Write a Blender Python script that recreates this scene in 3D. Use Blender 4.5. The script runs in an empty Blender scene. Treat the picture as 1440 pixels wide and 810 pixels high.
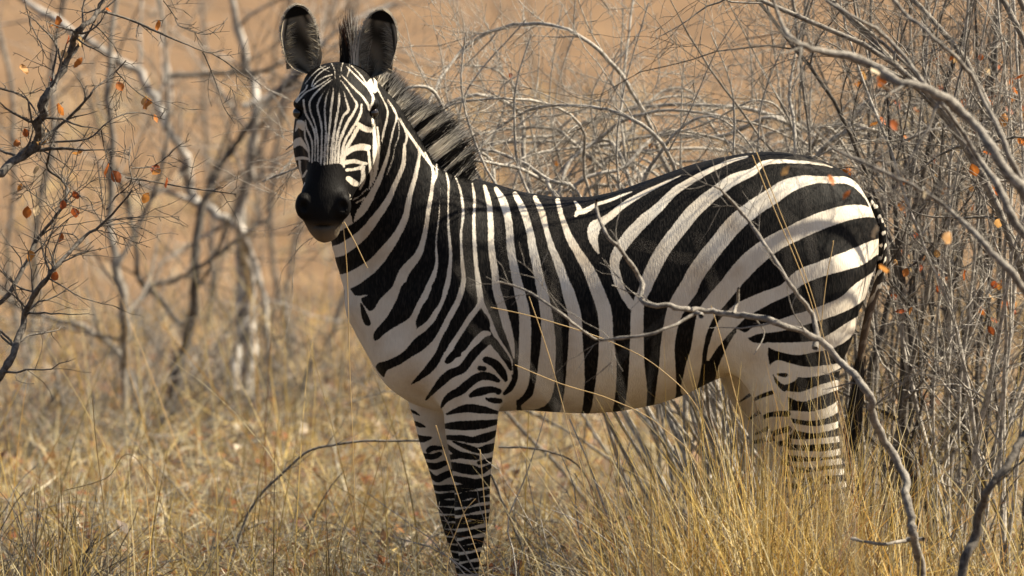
import bpy, math, random
import numpy as np
from mathutils import Vector
rng = np.random.default_rng(11)
random.seed(11)
scene = bpy.context.scene

# ------------------------------------------------------------------ camera
CAM_D, CAM_H = 18.0, 2.07            # telephoto shot from a vehicle, 18 m off
PITCH = math.radians(3.5)
HFOV = math.radians(8.75)
cam_data = bpy.data.cameras.new("camera")
cam = bpy.data.objects.new("camera", cam_data)
scene.collection.objects.link(cam)
cam.location = (0, -CAM_D, CAM_H)
cam.rotation_euler = (math.pi / 2 - PITCH, 0, 0)
cam_data.sensor_width = 36
cam_data.lens = 18 / math.tan(HFOV / 2)
cam_data.clip_start = 0.5
cam_data.clip_end = 3000
cam_data.dof.use_dof = True
cam_data.dof.focus_distance = 17.85
cam_data.dof.aperture_fstop = 4.0
cam_data.dof.aperture_blades = 0
scene.camera = cam

# ------------------------------------------------------------------ light
SUN_DIR = Vector((0.66, 0.10, 0.73)).normalized()     # towards the sun: right, a little behind, high
world = bpy.data.worlds.new("World")
scene.world = world
world.use_nodes = True
wn = world.node_tree.nodes
sky = wn.new("ShaderNodeTexSky")
sky.sky_type = 'NISHITA'
sky.sun_disc = False
sky.sun_elevation = math.asin(SUN_DIR.z)
sky.sun_rotation = math.atan2(SUN_DIR.x, SUN_DIR.y)
sky.dust_density = 2.0
wn["Background"].inputs[1].default_value = 0.05
world.node_tree.links.new(sky.outputs[0], wn["Background"].inputs[0])
sun_d = bpy.data.lights.new("sun", 'SUN')
sun_d.energy = 5.0
sun_d.angle = math.radians(0.5)
sun_d.color = (1.0, 0.90, 0.71)
sun = bpy.data.objects.new("sun", sun_d)
scene.collection.objects.link(sun)
sun.rotation_euler = SUN_DIR.to_track_quat('Z', 'Y').to_euler()

scene.view_settings.view_transform = 'Standard'
scene.view_settings.look = 'None'
scene.view_settings.gamma = 1.0
scene.view_settings.use_curve_mapping = False
scene.view_settings.exposure = 1.25
scene.cycles.use_denoising = True
scene.cycles.max_bounces = 8
scene.cycles.transparent_max_bounces = 8

# ------------------------------------------------------------------ helpers
COL = scene.collection
K = 720 / (CAM_D * math.tan(HFOV / 2))        # picture units per metre in the zebra's plane
CP, SP = math.cos(PITCH), math.sin(PITCH)
FPX = 720 / math.tan(HFOV / 2)

def at(u, v, y=0.0):
    """point at depth y (metres behind the zebra's mid plane) on the sight line of survey point u, v"""
    a = (u - 720) / FPX
    b = (405 - v) / FPX
    ry = CP + b * SP
    rz = -SP + b * CP
    t = (y + CAM_D) / ry
    return np.array((a * t, y, CAM_H + rz * t))

def ground_z(x, y):
    x = np.asarray(x, float); y = np.asarray(y, float)
    n = 0.035 * np.sin(x * 1.7 + 0.6 * y) * np.cos(y * 1.3 - 0.4 * x) + 0.02 * np.sin(x * 4.1 - y * 2.7)
    far = np.clip((y - 14) / 60, 0, 1)
    return n + 0.5 * far * np.sin(x * 0.11 + 1.0) * np.sin(y * 0.07) * 0.6

def raw_mesh(name, verts, quads=None, tris=None, smooth=True):
    me = bpy.data.meshes.new(name)
    verts = np.ascontiguousarray(verts, dtype=np.float32)
    me.vertices.add(len(verts))
    me.vertices.foreach_set("co", verts.ravel())
    loops, starts, pos = [], [], 0
    for f, n in ((quads, 4), (tris, 3)):
        if f is None or len(f) == 0:
            continue
        f = np.asarray(f, dtype=np.int32)
        loops.append(f.ravel())
        starts.append(pos + np.arange(len(f), dtype=np.int32) * n)
        pos += f.size
    loops = np.concatenate(loops); starts = np.concatenate(starts)
    me.loops.add(len(loops))
    me.loops.foreach_set("vertex_index", loops)
    me.polygons.add(len(starts))
    me.polygons.foreach_set("loop_start", starts)
    me.polygons.foreach_set("use_smooth", np.full(len(starts), smooth))
    me.update(calc_edges=True)
    me.validate()
    return me

def set_color(me, name, rgba):
    at_ = me.attributes.new(name, 'FLOAT_COLOR', 'POINT')
    at_.data.foreach_set("color", np.ascontiguousarray(rgba, dtype=np.float32).ravel())

def set_float(me, name, vals):
    at_ = me.attributes.new(name, 'FLOAT', 'POINT')
    at_.data.foreach_set("value", np.ascontiguousarray(vals, dtype=np.float32))

def link(name, me, mat=None, parent=None):
    o = bpy.data.objects.new(name, me)
    COL.objects.link(o)
    if mat is not None:
        if len(me.materials) == 0:
            me.materials.append(mat)
    if parent is not None:
        o.parent = parent
        o.matrix_parent_inverse = parent.matrix_basis.inverted()
    return o

def thing(name, label, cat, loc=(0, 0, 0), group=None):
    o = bpy.data.objects.new(name, None)
    COL.objects.link(o)
    o.location = loc
    o.empty_display_size = 0.1
    return tag(o, label, cat, group)

def tag(o, label, cat, group=None, kind=None):
    if label: o["label"] = label
    if cat: o["category"] = cat
    if group: o["group"] = group
    if kind: o["kind"] = kind
    return o

def new_mat(name):
    m = bpy.data.materials.new(name)
    m.use_nodes = True
    nt = m.node_tree
    return m, nt, nt.nodes["Principled BSDF"]

def nd(nt, typ, **kw):
    n = nt.nodes.new(typ)
    for k_, v_ in kw.items():
        setattr(n, k_, v_)
    return n

def ramp(nt, stops, interp='LINEAR'):
    r = nt.nodes.new("ShaderNodeValToRGB")
    r.color_ramp.interpolation = interp
    e = r.color_ramp.elements
    while len(e) < len(stops):
        e.new(0.5)
    for i, (p_, c_) in enumerate(stops):
        e[i].position = p_
        e[i].color = (*c_, 1)
    return r
# ================================================================== GROUND
def soil_material():
    m, nt, b = new_mat("soil")
    L = nt.links
    tc = nd(nt, "ShaderNodeTexCoord")
    n1 = nd(nt, "ShaderNodeTexNoise"); n1.inputs["Scale"].default_value = 0.55; n1.inputs["Detail"].default_value = 8; n1.inputs["Roughness"].default_value = 0.65
    n2 = nd(nt, "ShaderNodeTexNoise"); n2.inputs["Scale"].default_value = 7; n2.inputs["Detail"].default_value = 6
    for n in (n1, n2): L.new(tc.outputs["Object"], n.inputs["Vector"])
    r1 = ramp(nt, [(0.30, (0.10, 0.066, 0.042)), (0.44, (0.165, 0.105, 0.061)), (0.56, (0.215, 0.135, 0.076)), (0.75, (0.255, 0.18, 0.108))]); L.new(n1.outputs["Fac"], r1.inputs[0])
    r2 = ramp(nt, [(0.3, (0.6, 0.58, 0.55)), (0.6, (1, 1, 1))]); L.new(n2.outputs["Fac"], r2.inputs[0])
    mx = nd(nt, "ShaderNodeMix", data_type='RGBA', blend_type='MULTIPLY'); mx.inputs[0].default_value = 0.6
    L.new(r1.outputs[0], mx.inputs[6]); L.new(r2.outputs[0], mx.inputs[7])
    # shade painted into the soil where the grass grows, bare sand beyond it
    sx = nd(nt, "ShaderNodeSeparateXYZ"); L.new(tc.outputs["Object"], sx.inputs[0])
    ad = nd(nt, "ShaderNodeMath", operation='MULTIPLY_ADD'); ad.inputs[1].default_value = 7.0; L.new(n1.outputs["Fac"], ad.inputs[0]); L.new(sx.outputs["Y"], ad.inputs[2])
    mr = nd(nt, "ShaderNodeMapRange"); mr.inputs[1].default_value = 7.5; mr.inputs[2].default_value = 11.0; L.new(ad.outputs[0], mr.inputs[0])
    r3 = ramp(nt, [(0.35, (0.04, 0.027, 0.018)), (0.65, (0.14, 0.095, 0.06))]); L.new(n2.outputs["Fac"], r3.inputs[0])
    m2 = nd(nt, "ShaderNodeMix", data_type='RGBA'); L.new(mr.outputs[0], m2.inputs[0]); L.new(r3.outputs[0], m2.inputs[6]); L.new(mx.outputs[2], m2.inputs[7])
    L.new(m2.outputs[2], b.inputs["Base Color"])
    b.inputs["Roughness"].default_value = 0.95; b.inputs["Specular IOR Level"].default_value = 0.1
    bp_ = nd(nt, "ShaderNodeBump"); bp_.inputs["Distance"].default_value = 0.02; L.new(n2.outputs["Fac"], bp_.inputs["Height"]); L.new(bp_.outputs[0], b.inputs["Normal"])
    return m
MAT_SOIL = soil_material()
def axis_pts(segs):
    out = [np.linspace(a, b_, n, endpoint=False) for a, b_, n in segs]; return np.concatenate(out + [[segs[-1][1]]])
ax_ = axis_pts([(-900, -60, 20), (-60, -8, 40), (-8, 8, 110), (8, 60, 40), (60, 900, 20)])
ay_ = axis_pts([(-300, -20, 14), (-20, -4, 40), (-4, 20, 160), (20, 120, 80), (120, 1800, 30)])
GX, GY = np.meshgrid(ax_, ay_, indexing='ij')
gv = np.stack([GX, GY, ground_z(GX, GY)], -1).reshape(-1, 3)
gi = np.arange(GX.size).reshape(GX.shape)
gq = np.stack([gi[:-1, :-1], gi[1:, :-1], gi[1:, 1:], gi[:-1, 1:]], -1).reshape(-1, 4)
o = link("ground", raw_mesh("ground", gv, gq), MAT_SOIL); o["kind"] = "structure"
# ================================================================== ZEBRA
PX = 1.0 / K
def Q(u, v, w=0.0):
    return at(u, v, w * PX)

# ---- implicit body on a voxel grid
HV = 0.0068
lo = np.array((-0.66, -0.50, -0.012)); hi = np.array((1.06, 0.32, 1.66))
dims = np.ceil((hi - lo) / HV).astype(int) + 1
gx = lo[0] + HV * np.arange(dims[0]); gy = lo[1] + HV * np.arange(dims[1]); gz = lo[2] + HV * np.arange(dims[2])
FIELD = np.full(tuple(dims), 0.3, dtype=np.float32)

def sub(bmin, bmax):
    i0 = np.clip(np.floor((np.asarray(bmin) - lo) / HV).astype(int), 0, dims - 1)
    i1 = np.clip(np.ceil((np.asarray(bmax) - lo) / HV).astype(int) + 1, 1, dims)
    sl = tuple(slice(a, b) for a, b in zip(i0, i1))
    X = gx[sl[0]][:, None, None].astype(np.float32)
    Y = gy[sl[1]][None, :, None].astype(np.float32)
    Z = gz[sl[2]][None, None, :].astype(np.float32)
    return sl, X, Y, Z

def blend(sl, f, k):
    a = FIELD[sl]
    h = np.maximum(k - np.abs(a - f), 0) / k
    FIELD[sl] = np.minimum(a, f) - h * h * k * 0.25

def carve(sl, f, k):
    a = FIELD[sl]; b = -f
    h = np.maximum(k - np.abs(a - b), 0) / k
    FIELD[sl] = np.maximum(a, b) + h * h * k * 0.25

def ellipsoid(c, r, k=0.02, cut=False, pad=0.06):
    c = np.asarray(c); r = np.asarray(r)
    sl, X, Y, Z = sub(c - r - pad, c + r + pad)
    q = np.sqrt(((X - c[0]) / r[0]) ** 2 + ((Y - c[1]) / r[1]) ** 2 + ((Z - c[2]) / r[2]) ** 2)
    f = (q - 1) * r.min()
    (carve if cut else blend)(sl, f, k)

def sweep(nodes, side, k=0.03, pad=0.07, sub_n=4, boost=None):
    """limb along nodes (u, v, w, half thickness along side x axis, half thickness along side), picture units"""
    P = np.array([Q(*n[:3]) for n in nodes]); R = np.array([n[3:5] for n in nodes]) * PX
    # smooth resample
    t = np.arange(len(P)); tt = np.linspace(0, len(P) - 1, (len(P) - 1) * sub_n + 1)
    def cr(A):
        out = []
        for x in tt:
            i = min(int(x), len(A) - 2); s = x - i
            p0 = A[max(i - 1, 0)]; p1 = A[i]; p2 = A[i + 1]; p3 = A[min(i + 2, len(A) - 1)]
            out.append(0.5 * (2 * p1 + (p2 - p0) * s + (2 * p0 - 5 * p1 + 4 * p2 - p3) * s * s + (3 * p1 - p0 - 3 * p2 + p3) * s ** 3))
        return np.array(out)
    P = cr(P); R = cr(R)
    side = np.asarray(side, float)
    rm = R.max() + pad
    sl, X, Y, Z = sub(P.min(0) - rm, P.max(0) + rm)
    best = np.full(np.broadcast_shapes(X.shape, Y.shape, Z.shape), 9.0, dtype=np.float32)
    for i in range(len(P) - 1):
        a, b = P[i], P[i + 1]
        d = b - a; L2 = float(d @ d); ax = d / math.sqrt(L2)
        s_ = side - ax * (side @ ax); s_ /= np.linalg.norm(s_)
        up = np.cross(ax, s_)
        rr = max(R[i].max(), R[i + 1].max()) + pad
        bsl, bx, by, bz = sub(np.minimum(a, b) - rr, np.maximum(a, b) + rr)
        # bounds relative to sl block
        rs = tuple(slice(q.start - p.start, q.stop - p.start) for q, p in zip(bsl, sl))
        rx, ry, rz = bx - a[0], by - a[1], bz - a[2]
        tr = np.clip((rx * d[0] + ry * d[1] + rz * d[2]) / L2, 0, 1)
        ex, ey, ez = rx - tr * d[0], ry - tr * d[1], rz - tr * d[2]
        es = ex * s_[0] + ey * s_[1] + ez * s_[2]
        eu = ex * up[0] + ey * up[1] + ez * up[2]
        ea = ex * ax[0] + ey * ax[1] + ez * ax[2]
        ru = R[i, 0] + (R[i + 1, 0] - R[i, 0]) * tr
        rs_ = R[i, 1] + (R[i + 1, 1] - R[i, 1]) * tr
        rmn = np.minimum(ru, rs_)
        q = (np.sqrt((es / rs_) ** 2 + (eu / ru) ** 2 + (ea / rmn) ** 2) - 1) * rmn
        best[rs] = np.minimum(best[rs], q)
    blend(sl, best, k)

# ---- torso: side outline and breadth
top_c = [(500, 432), (505, 400), (515, 375), (530, 350), (570, 305), (620, 270), (655, 257), (700, 262), (740, 271), (780, 277), (830, 277),
         (870, 268), (920, 250), (970, 232), (1010, 222), (1050, 215), (1090, 213), (1130, 218), (1165, 229), (1190, 243),
         (1207, 257), (1220, 275), (1229, 298), (1234, 330)]
bot_c = [(500, 436), (506, 450), (512, 470), (522, 500), (532, 525), (548, 545), (575, 566), (620, 580), (660, 584), (700, 578), (740, 576),
         (780, 579), (830, 581), (870, 578), (920, 569), (960, 556), (1000, 536), (1040, 520), (1080, 515), (1130, 500), (1170, 478),
         (1200, 452), (1218, 420), (1229, 380), (1234, 350)]
wid_c = [(500, 22), (508, 48), (520, 68), (540, 86), (580, 100), (640, 106), (700, 118), (750, 134), (800, 144), (860, 150), (920, 148),
         (980, 140), (1040, 134), (1100, 126), (1150, 112), (1185, 94), (1210, 70), (1226, 44), (1234, 16)]
def curve(c, val):
    xs = np.array([at(u, 400)[0] for u, _ in c])
    return xs, np.array([val(u, v) for u, v in c])
tx, tz = curve(top_c, lambda u, v: at(u, v)[2])
bx_, bz_ = curve(bot_c, lambda u, v: at(u, v)[2])
wx, wy = curve(wid_c, lambda u, v: v * PX)
sl, X, Y, Z = sub((tx[0] - 0.05, -0.34, 0.40), (tx[-1] + 0.06, 0.34, 1.40))
x1 = X[:, 0, 0]
def sm(a):
    p = np.pad(a, 3, mode='edge'); return sum(p[i:i + len(a)] for i in range(7)) / 7
T = sm(np.interp(x1, tx, tz)); B = sm(np.interp(x1, bx_, bz_)); W = sm(np.interp(x1, wx, wy))
zc = (T * 0.46 + B * 0.54)[:, None, None]
hu = np.maximum(T - zc[:, 0, 0], 0.01)[:, None, None]; hd = np.maximum(zc[:, 0, 0] - B, 0.01)[:, None, None]
Wd = np.maximum(W, 0.01)[:, None, None]
nup = np.interp(x1, [at(600, 400)[0], at(680, 400)[0], at(780, 400)[0], at(900, 400)[0], at(1050, 400)[0], at(1200, 400)[0]], [1.75, 1.75, 1.95, 2.0, 2.2, 2.2])[:, None, None]
zz = Z - zc
nn = np.where(zz > 0, nup, 2.25).astype(np.float32)
hz = np.where(zz > 0, hu, hd)
f = (((np.abs(Y) / Wd) ** nn + (np.abs(zz) / hz) ** nn) ** (1 / nn) - 1) * np.minimum(np.minimum(Wd, hu), hd)
ex = np.maximum(np.maximum(tx[0] - X, X - tx[-1]), 0)
f = np.sqrt(np.maximum(f, 0) ** 2 + ex ** 2) + np.minimum(f, 0) * (ex == 0)
blend(sl, f.astype(np.float32), 0.02)
SIDE = (0, 1, 0)
# neck, bending towards the viewer's side as the head turns
sweep([(606, 375, 0, 128, 92), (578, 342, -2, 112, 82), (543, 282, -10, 90, 64), (522, 228, -20, 78, 54), (508, 178, -36, 62, 47), (493, 142, -60, 46, 42)], (0.05, 1, 0), 0.06)
# fore legs
def foreleg(s, nodes):
    sweep([(u, v, s * w, a, b) for u, v, w, a, b in nodes], SIDE, 0.035)
foreleg(-1, [(628, 430, 78, 64, 34), (642, 490, 84, 66, 36), (656, 535, 82, 52, 36), (662, 570, 78, 40, 34), (662, 605, 74, 36, 31), (663, 650, 70, 29, 27), (664, 690, 68, 25, 24),
             (664, 718, 67, 25, 25), (662, 748, 66, 21, 20), (660, 785, 66, 15, 15), (658, 840, 66, 14, 14), (656, 868, 66, 18, 17), (651, 886, 66, 15, 15), (645, 905, 66, 19, 19)])
foreleg(1, [(620, 500, 70, 60, 34), (620, 550, 70, 50, 34), (621, 585, 68, 40, 33), (625, 620, 66, 35, 30), (631, 655, 65, 29, 26), (637, 690, 64, 26, 24),
            (641, 715, 64, 25, 25), (646, 745, 64, 22, 20), (653, 785, 64, 16, 15), (661, 835, 64, 14, 14), (664, 862, 64, 18, 17), (660, 878, 64, 15, 15), (654, 894, 64, 19, 19)])
for s, du in ((-1, 0), (1, -34)):
    sweep([(1118 + du, 380, s * 74, 96, 50), (1112 + du, 450, s * 80, 92, 52), (1112 + du, 510, s * 80, 72, 46), (1122 + du, 560, s * 78, 57, 38), (1134 + du, 605, s * 75, 46, 31), (1150 + du, 650, s * 72, 34, 25),
           (1164 + du, 686, s * 70, 27, 21), (1163 + du, 715, s * 69, 22, 19), (1157 + du, 760, s * 68, 17, 16), (1152 + du, 830, s * 68, 15, 15),
           (1150 + du, 862, s * 68, 19, 18), (1144 + du, 880 - 6 * s, s * 68, 15, 15), (1137 + du, 900 - 8 * s, s * 68, 20, 20)], SIDE, 0.04)
# shoulder blade and stifle relief
ellipsoid(Q(640, 410, -72), np.array((52, 42, 95)) * PX, 0.06)
ellipsoid(Q(1050, 470, -80), np.array((44, 40, 50)) * PX, 0.05)
ellipsoid(Q(564, 492, -44), np.array((34, 44, 46)) * PX, 0.05)
ellipsoid(Q(564, 492, 44), np.array((34, 44, 46)) * PX, 0.05)
ellipsoid(Q(541, 432, 0), np.array((40, 58, 66)) * PX, 0.06)
# head
LAT = (1, 0, 0)
def hsweep(nodes, k=0.02): sweep([(u, v, w, d, l) for u, v, w, l, d in nodes], LAT, k)
hsweep([(477, 126, -96, 45, 34), (475, 132, -106, 50, 42), (473, 148, -118, 54, 48), (471, 172, -130, 51, 46), (467, 200, -143, 41, 42), (462, 232, -157, 31, 36), (458, 258, -168, 29, 33),
        (456, 280, -176, 33, 33), (455, 298, -182, 30, 31), (455, 314, -184, 23, 25), (456, 325, -182, 16, 17)], 0.012)
hsweep([(473, 150, -74, 54, 44), (472, 185, -88, 59, 50), (471, 215, -102, 57, 46), (466, 245, -122, 42, 38), (461, 275, -142, 32, 30), (458, 303, -160, 23, 23), (458, 322, -166, 17, 14)], 0.02)
ellipsoid(Q(459, 327, -172), np.array((16, 19, 11)) * PX, 0.012)
ellipsoid(Q(427, 289, -196), np.array((12, 17, 19)) * PX, 0.012)
ellipsoid(Q(482, 289, -196), np.array((12, 17, 19)) * PX, 0.012)
for uu in (427, 483):
    ellipsoid(Q(uu, 291, -215), np.array((5.5, 12, 9)) * PX, 0.006, cut=True)
ellipsoid(Q(456, 318, -210), np.array((26, 10, 1.6)) * PX, 0.008, cut=True)
ellipsoid(Q(478, 112, -88), np.array((40, 30, 20)) * PX, 0.03)
for uu, ww in ((424, -131), (522, -129)):
    ellipsoid(Q(uu, 146, ww), np.array((12, 18, 9)) * PX, 0.012)
    ellipsoid(Q(uu + (3 if uu < 470 else -3), 173, ww - 3), np.array((9, 18, 6)) * PX, 0.012)
    ellipsoid(Q(uu + (-6 if uu < 470 else 6), 159, ww - 10), np.array((9, 10, 6)) * PX, 0.006, cut=True)

def surface_nets(F):
    ins = F < 0
    n = np.array(F.shape) - 1
    cnt = np.zeros(n, dtype=np.int8)
    corners = [(i, j, k) for i in (0, 1) for j in (0, 1) for k in (0, 1)]
    for c in corners:
        cnt += ins[c[0]:c[0] + n[0], c[1]:c[1] + n[1], c[2]:c[2] + n[2]]
    act = np.argwhere((cnt > 0) & (cnt < 8))
    vals = np.stack([F[act[:, 0] + c[0], act[:, 1] + c[1], act[:, 2] + c[2]] for c in corners], 1)
    acc = np.zeros((len(act), 3)); num = np.zeros(len(act))
    for a in range(8):
        for b in range(a + 1, 8):
            ca, cb = np.array(corners[a]), np.array(corners[b])
            if np.abs(ca - cb).sum() != 1: continue
            m = (vals[:, a] < 0) != (vals[:, b] < 0)
            t = vals[:, a] / (vals[:, a] - vals[:, b] + 1e-12)
            p = ca + t[:, None] * (cb - ca)
            acc[m] += p[m]; num[m] += 1
    verts = lo + HV * (act + acc / num[:, None])
    idx = np.full(n, -1, dtype=np.int32); idx[act[:, 0], act[:, 1], act[:, 2]] = np.arange(len(act))
    quads = []
    for axis in range(3):
        o1, o2 = [(1, 2), (2, 0), (0, 1)][axis]
        s0 = [slice(None)] * 3; s1 = [slice(None)] * 3
        s0[axis] = slice(0, -1); s1[axis] = slice(1, None)
        d = ins[tuple(s0)].astype(np.int8) - ins[tuple(s1)].astype(np.int8)
        e = np.argwhere(d != 0)
        sg = d[e[:, 0], e[:, 1], e[:, 2]]
        ok = (e[:, o1] > 0) & (e[:, o2] > 0) & (e[:, o1] < n[o1]) & (e[:, o2] < n[o2])
        e = e[ok]; sg = sg[ok]
        def cell(a, b):
            q = e.copy(); q[:, o1] -= a; q[:, o2] -= b
            return idx[q[:, 0], q[:, 1], q[:, 2]]
        qd = np.stack([cell(1, 1), cell(0, 1), cell(0, 0), cell(1, 0)], 1)
        qd[sg < 0] = qd[sg < 0][:, ::-1]
        quads.append(qd)
    return verts, np.concatenate(quads)

bv, bq = surface_nets(FIELD)
del FIELD
body0 = raw_mesh("body0", bv, bq)
tmp = bpy.data.objects.new("tmp", body0); COL.objects.link(tmp)
md = tmp.modifiers.new("s", 'SMOOTH'); md.factor = 0.5; md.iterations = 2
md = tmp.modifiers.new("d", 'SUBSURF'); md.levels = 1; md.render_levels = 1
body1 = bpy.data.meshes.new_from_object(tmp.evaluated_get(bpy.context.evaluated_depsgraph_get()))
bpy.data.objects.remove(tmp)
NV = len(body1.vertices)
V = np.empty(NV * 3, dtype=np.float32); body1.vertices.foreach_get("co", V); V = V.reshape(-1, 3).astype(np.float64)
NRM = np.empty(NV * 3, dtype=np.float32); body1.vertices.foreach_get("normal", NRM); NRM = NRM.reshape(-1, 3)

# ---- coat: strokes laid out on the animal's side plane (s along the body, t down its height)
Z0 = at(720, 405)[2]
def side_st(V, mirror=True):
    y = -np.abs(V[:, 1]) if mirror else V[:, 1]
    return 720 + K * V[:, 0], 405 - K * ((V[:, 2] - Z0) * CP + y * SP)

def spline(pts, n=4):
    A = np.array(pts, float)
    if len(A) < 3: return A
    out = []
    for i in range(len(A) - 1):
        p0 = A[max(i - 1, 0)]; p1 = A[i]; p2 = A[i + 1]; p3 = A[min(i + 2, len(A) - 1)]
        for s in np.linspace(0, 1, n, endpoint=False):
            out.append(0.5 * (2 * p1 + (p2 - p0) * s + (2 * p0 - 5 * p1 + 4 * p2 - p3) * s * s + (3 * p1 - p0 - 3 * p2 + p3) * s ** 3))
    out.append(A[-1])
    out = np.array(out)
    out[:, 2] = np.maximum(out[:, 2], 0.4)
    return out

class Coat:
    def __init__(self, S, T, base=8.0):
        self.S, self.T = S, T
        self.val = np.full(len(S), base)
    def dist(self, A, pad=9.0):
        r = A[:, 2].max() + pad
        m = np.nonzero((self.S > A[:, 0].min() - r) & (self.S < A[:, 0].max() + r) & (self.T > A[:, 1].min() - r) & (self.T < A[:, 1].max() + r))[0]
        s, t = self.S[m], self.T[m]
        best = np.full(len(m), 99.0)
        for (x0, y0, r0), (x1, y1, r1) in zip(A[:-1], A[1:]):
            dx, dy = x1 - x0, y1 - y0; L = dx * dx + dy * dy + 1e-9
            q = np.clip(((s - x0) * dx + (t - y0) * dy) / L, 0, 1)
            best = np.minimum(best, np.hypot(s - x0 - q * dx, t - y0 - q * dy) - (r0 + (r1 - r0) * q))
        return m, best
    def white(self, pts, n=4):
        m, d = self.dist(spline(pts, n)); self.val[m] = np.minimum(self.val[m], d)
    def black(self, pts, n=4):
        m, d = self.dist(spline(pts, n)); self.val[m] = np.maximum(self.val[m], -d)
    def poly(self, pts, white=True):
        P = np.array(pts, float)
        Pw = np.vstack([P[-1:], P, P[:2]]); P = np.array([0.5 * (2 * Pw[i] + (Pw[i + 1] - Pw[i - 1]) * q + (2 * Pw[i - 1] - 5 * Pw[i] + 4 * Pw[i + 1] - Pw[i + 2]) * q * q + (3 * Pw[i] - Pw[i - 1] - 3 * Pw[i + 1] + Pw[i + 2]) * q ** 3) for i in range(1, len(P) + 1) for q in (0, .33, .67)])
        m, d = self.dist(np.column_stack([np.vstack([P, P[:1]]), np.zeros(len(P) + 1)]))
        lo_, hi_ = P.min(0), P.max(0)
        m2 = np.nonzero((self.S > lo_[0]) & (self.S < hi_[0]) & (self.T > lo_[1]) & (self.T < hi_[1]))[0]
        dd = np.full(len(self.S), 99.0); dd[m] = d
        s, t = self.S[m2], self.T[m2]; inside = np.zeros(len(m2), bool)
        for (x0, y0), (x1, y1) in zip(P, np.roll(P, -1, 0)):
            c = (y0 > t) != (y1 > t)
            inside ^= c & (s < (x1 - x0) * (t - y0) / (y1 - y0 + 1e-12) + x0)
        dd[m2] = np.where(inside, -np.abs(dd[m2]), dd[m2])
        dd[m2[inside]] = np.maximum(dd[m2[inside]], -60)
        if white: self.val = np.where(dd < 60, np.minimum(self.val, dd), self.val)
        else: self.val = np.where(dd < 60, np.maximum(self.val, -dd), self.val)

def tile(ox, oy, sc, depth):
    g = (CAM_D + depth) / CAM_D            # survey sheet -> side plane, by how far the flank stands off the mid plane
    def f(*p):
        return [(720 + (ox + q[0] / sc - 720) * g, 405 + (oy + q[1] / sc - 405) * g) + ((q[2] / sc * g,) if len(q) > 2 else ()) for q in p]
    return f
N1 = tile(460, 200, 4.05, -0.12); N5 = tile(500, 60, 4.05, -0.09)
T2 = tile(660, 200, 4.05, -0.20); T3 = tile(860, 200, 4.05, -0.20); T4 = tile(1060, 200, 4.05, -0.16)
T5 = tile(460, 400, 4.05, -0.18); T6 = tile(660, 400, 4.05, -0.22); T7 = tile(860, 400, 4.05, -0.25); T8 = tile(1060, 400, 4.05, -0.2)
L1 = tile(560, 560, 6.23, -0.19); L2 = tile(560, 680, 6.23, -0.18); LF = tile(560, 560, 6.23, 0.10)
IM = tile(0, 0, 1, -0.18)

S, Tt = side_st(V)
Cb = Coat(S, Tt)
w_, b_, pw = Cb.white, Cb.black, Cb.poly
# --- white belly, chest and leg grounds
pw(T5((90, -20), (150, 60), (250, 60), (300, 150), (370, 150), (450, 260), (560, 260), (640, 330), (700, 420), (810, 380), (900, 300), (1000, 400), (1060, 560), (1040, 820), (560, 900), (380, 700), (180, 560), (100, 300)))
pw(IM((560, 540), (600, 520), (705, 545), (715, 580), (705, 930), (560, 930)))
pw(T7((615, 470), (660, 360), (710, 275), (745, 272), (810, 330), (900, 340), (895, 400), (940, 560), (1010, 640), (1020, 740), (1030, 860), (620, 860), (600, 620)))
pw(IM((1020, 600), (1105, 600), (1110, 700), (1200, 930), (1020, 930)))
# --- neck
w_(N5((110, 235, 10), (150, 310, 9), (185, 395, 10), (165, 500, 12), (140, 600, 12), (115, 690, 12), (85, 770, 12)))
w_(N5((185, 325, 9), (235, 415, 11), (218, 490, 10), (195, 590, 11)) + N1((345, 80, 14), (300, 205, 20), (245, 315, 26), (190, 390, 34), (110, 450, 34), (60, 480, 34)))
w_(N5((243, 445, 6), (250, 520, 8), (225, 600, 8)) + N1((375, 90, 9), (345, 175, 9), (333, 205, 3)))
w_(N5((255, 430, 8), (290, 520, 12), (285, 575, 12)) + N1((440, 20, 14), (433, 130, 18), (385, 245, 20), (345, 335, 24), (270, 440, 30), (195, 530, 36), (90, 605, 40), (40, 620, 40)))
w_(N5((310, 530, 10), (350, 590, 14)) + N1((525, 60, 15), (505, 180, 18), (472, 300, 20), (445, 430, 24), (400, 525, 28), (330, 620, 36), (270, 690, 40), (190, 750, 45), (110, 790, 48), (40, 800, 48)))
w_(N5((395, 625, 10)) + N1((600, 150, 14), (600, 240, 16), (577, 390, 18), (555, 530, 20), (520, 640, 26), (440, 740, 32)) + T5((400, 30, 36), (335, 115, 48), (285, 190, 40), (262, 250, 16)))
w_(N1((622, 120, 10), (620, 190, 14), (603, 225, 12)))
w_(N1((645, 260, 5), (637, 430, 9), (622, 560, 10), (625, 690, 13), (600, 780, 18)) + T5((530, 120, 24), (488, 205, 36), (440, 280, 60)))
w_(N1((668, 150, 9), (690, 230, 12), (690, 350, 10), (693, 500, 12), (705, 640, 14), (690, 790, 16)) + T5((655, 90, 16), (612, 170, 20), (560, 245, 28), (490, 310, 34)))
w_(N1((722, 178, 8), (758, 270, 12), (775, 400, 13), (763, 530, 12), (770, 680, 14), (778, 790, 15)) + T5((748, 90, 18), (705, 170, 18), (672, 230, 20), (620, 330, 32), (560, 420, 46)))
w_(N5((150, 290, 4), (190, 345, 7), (243, 428, 9), (300, 515, 13), (360, 600, 13), (420, 685, 12), (475, 722, 7)))
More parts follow.
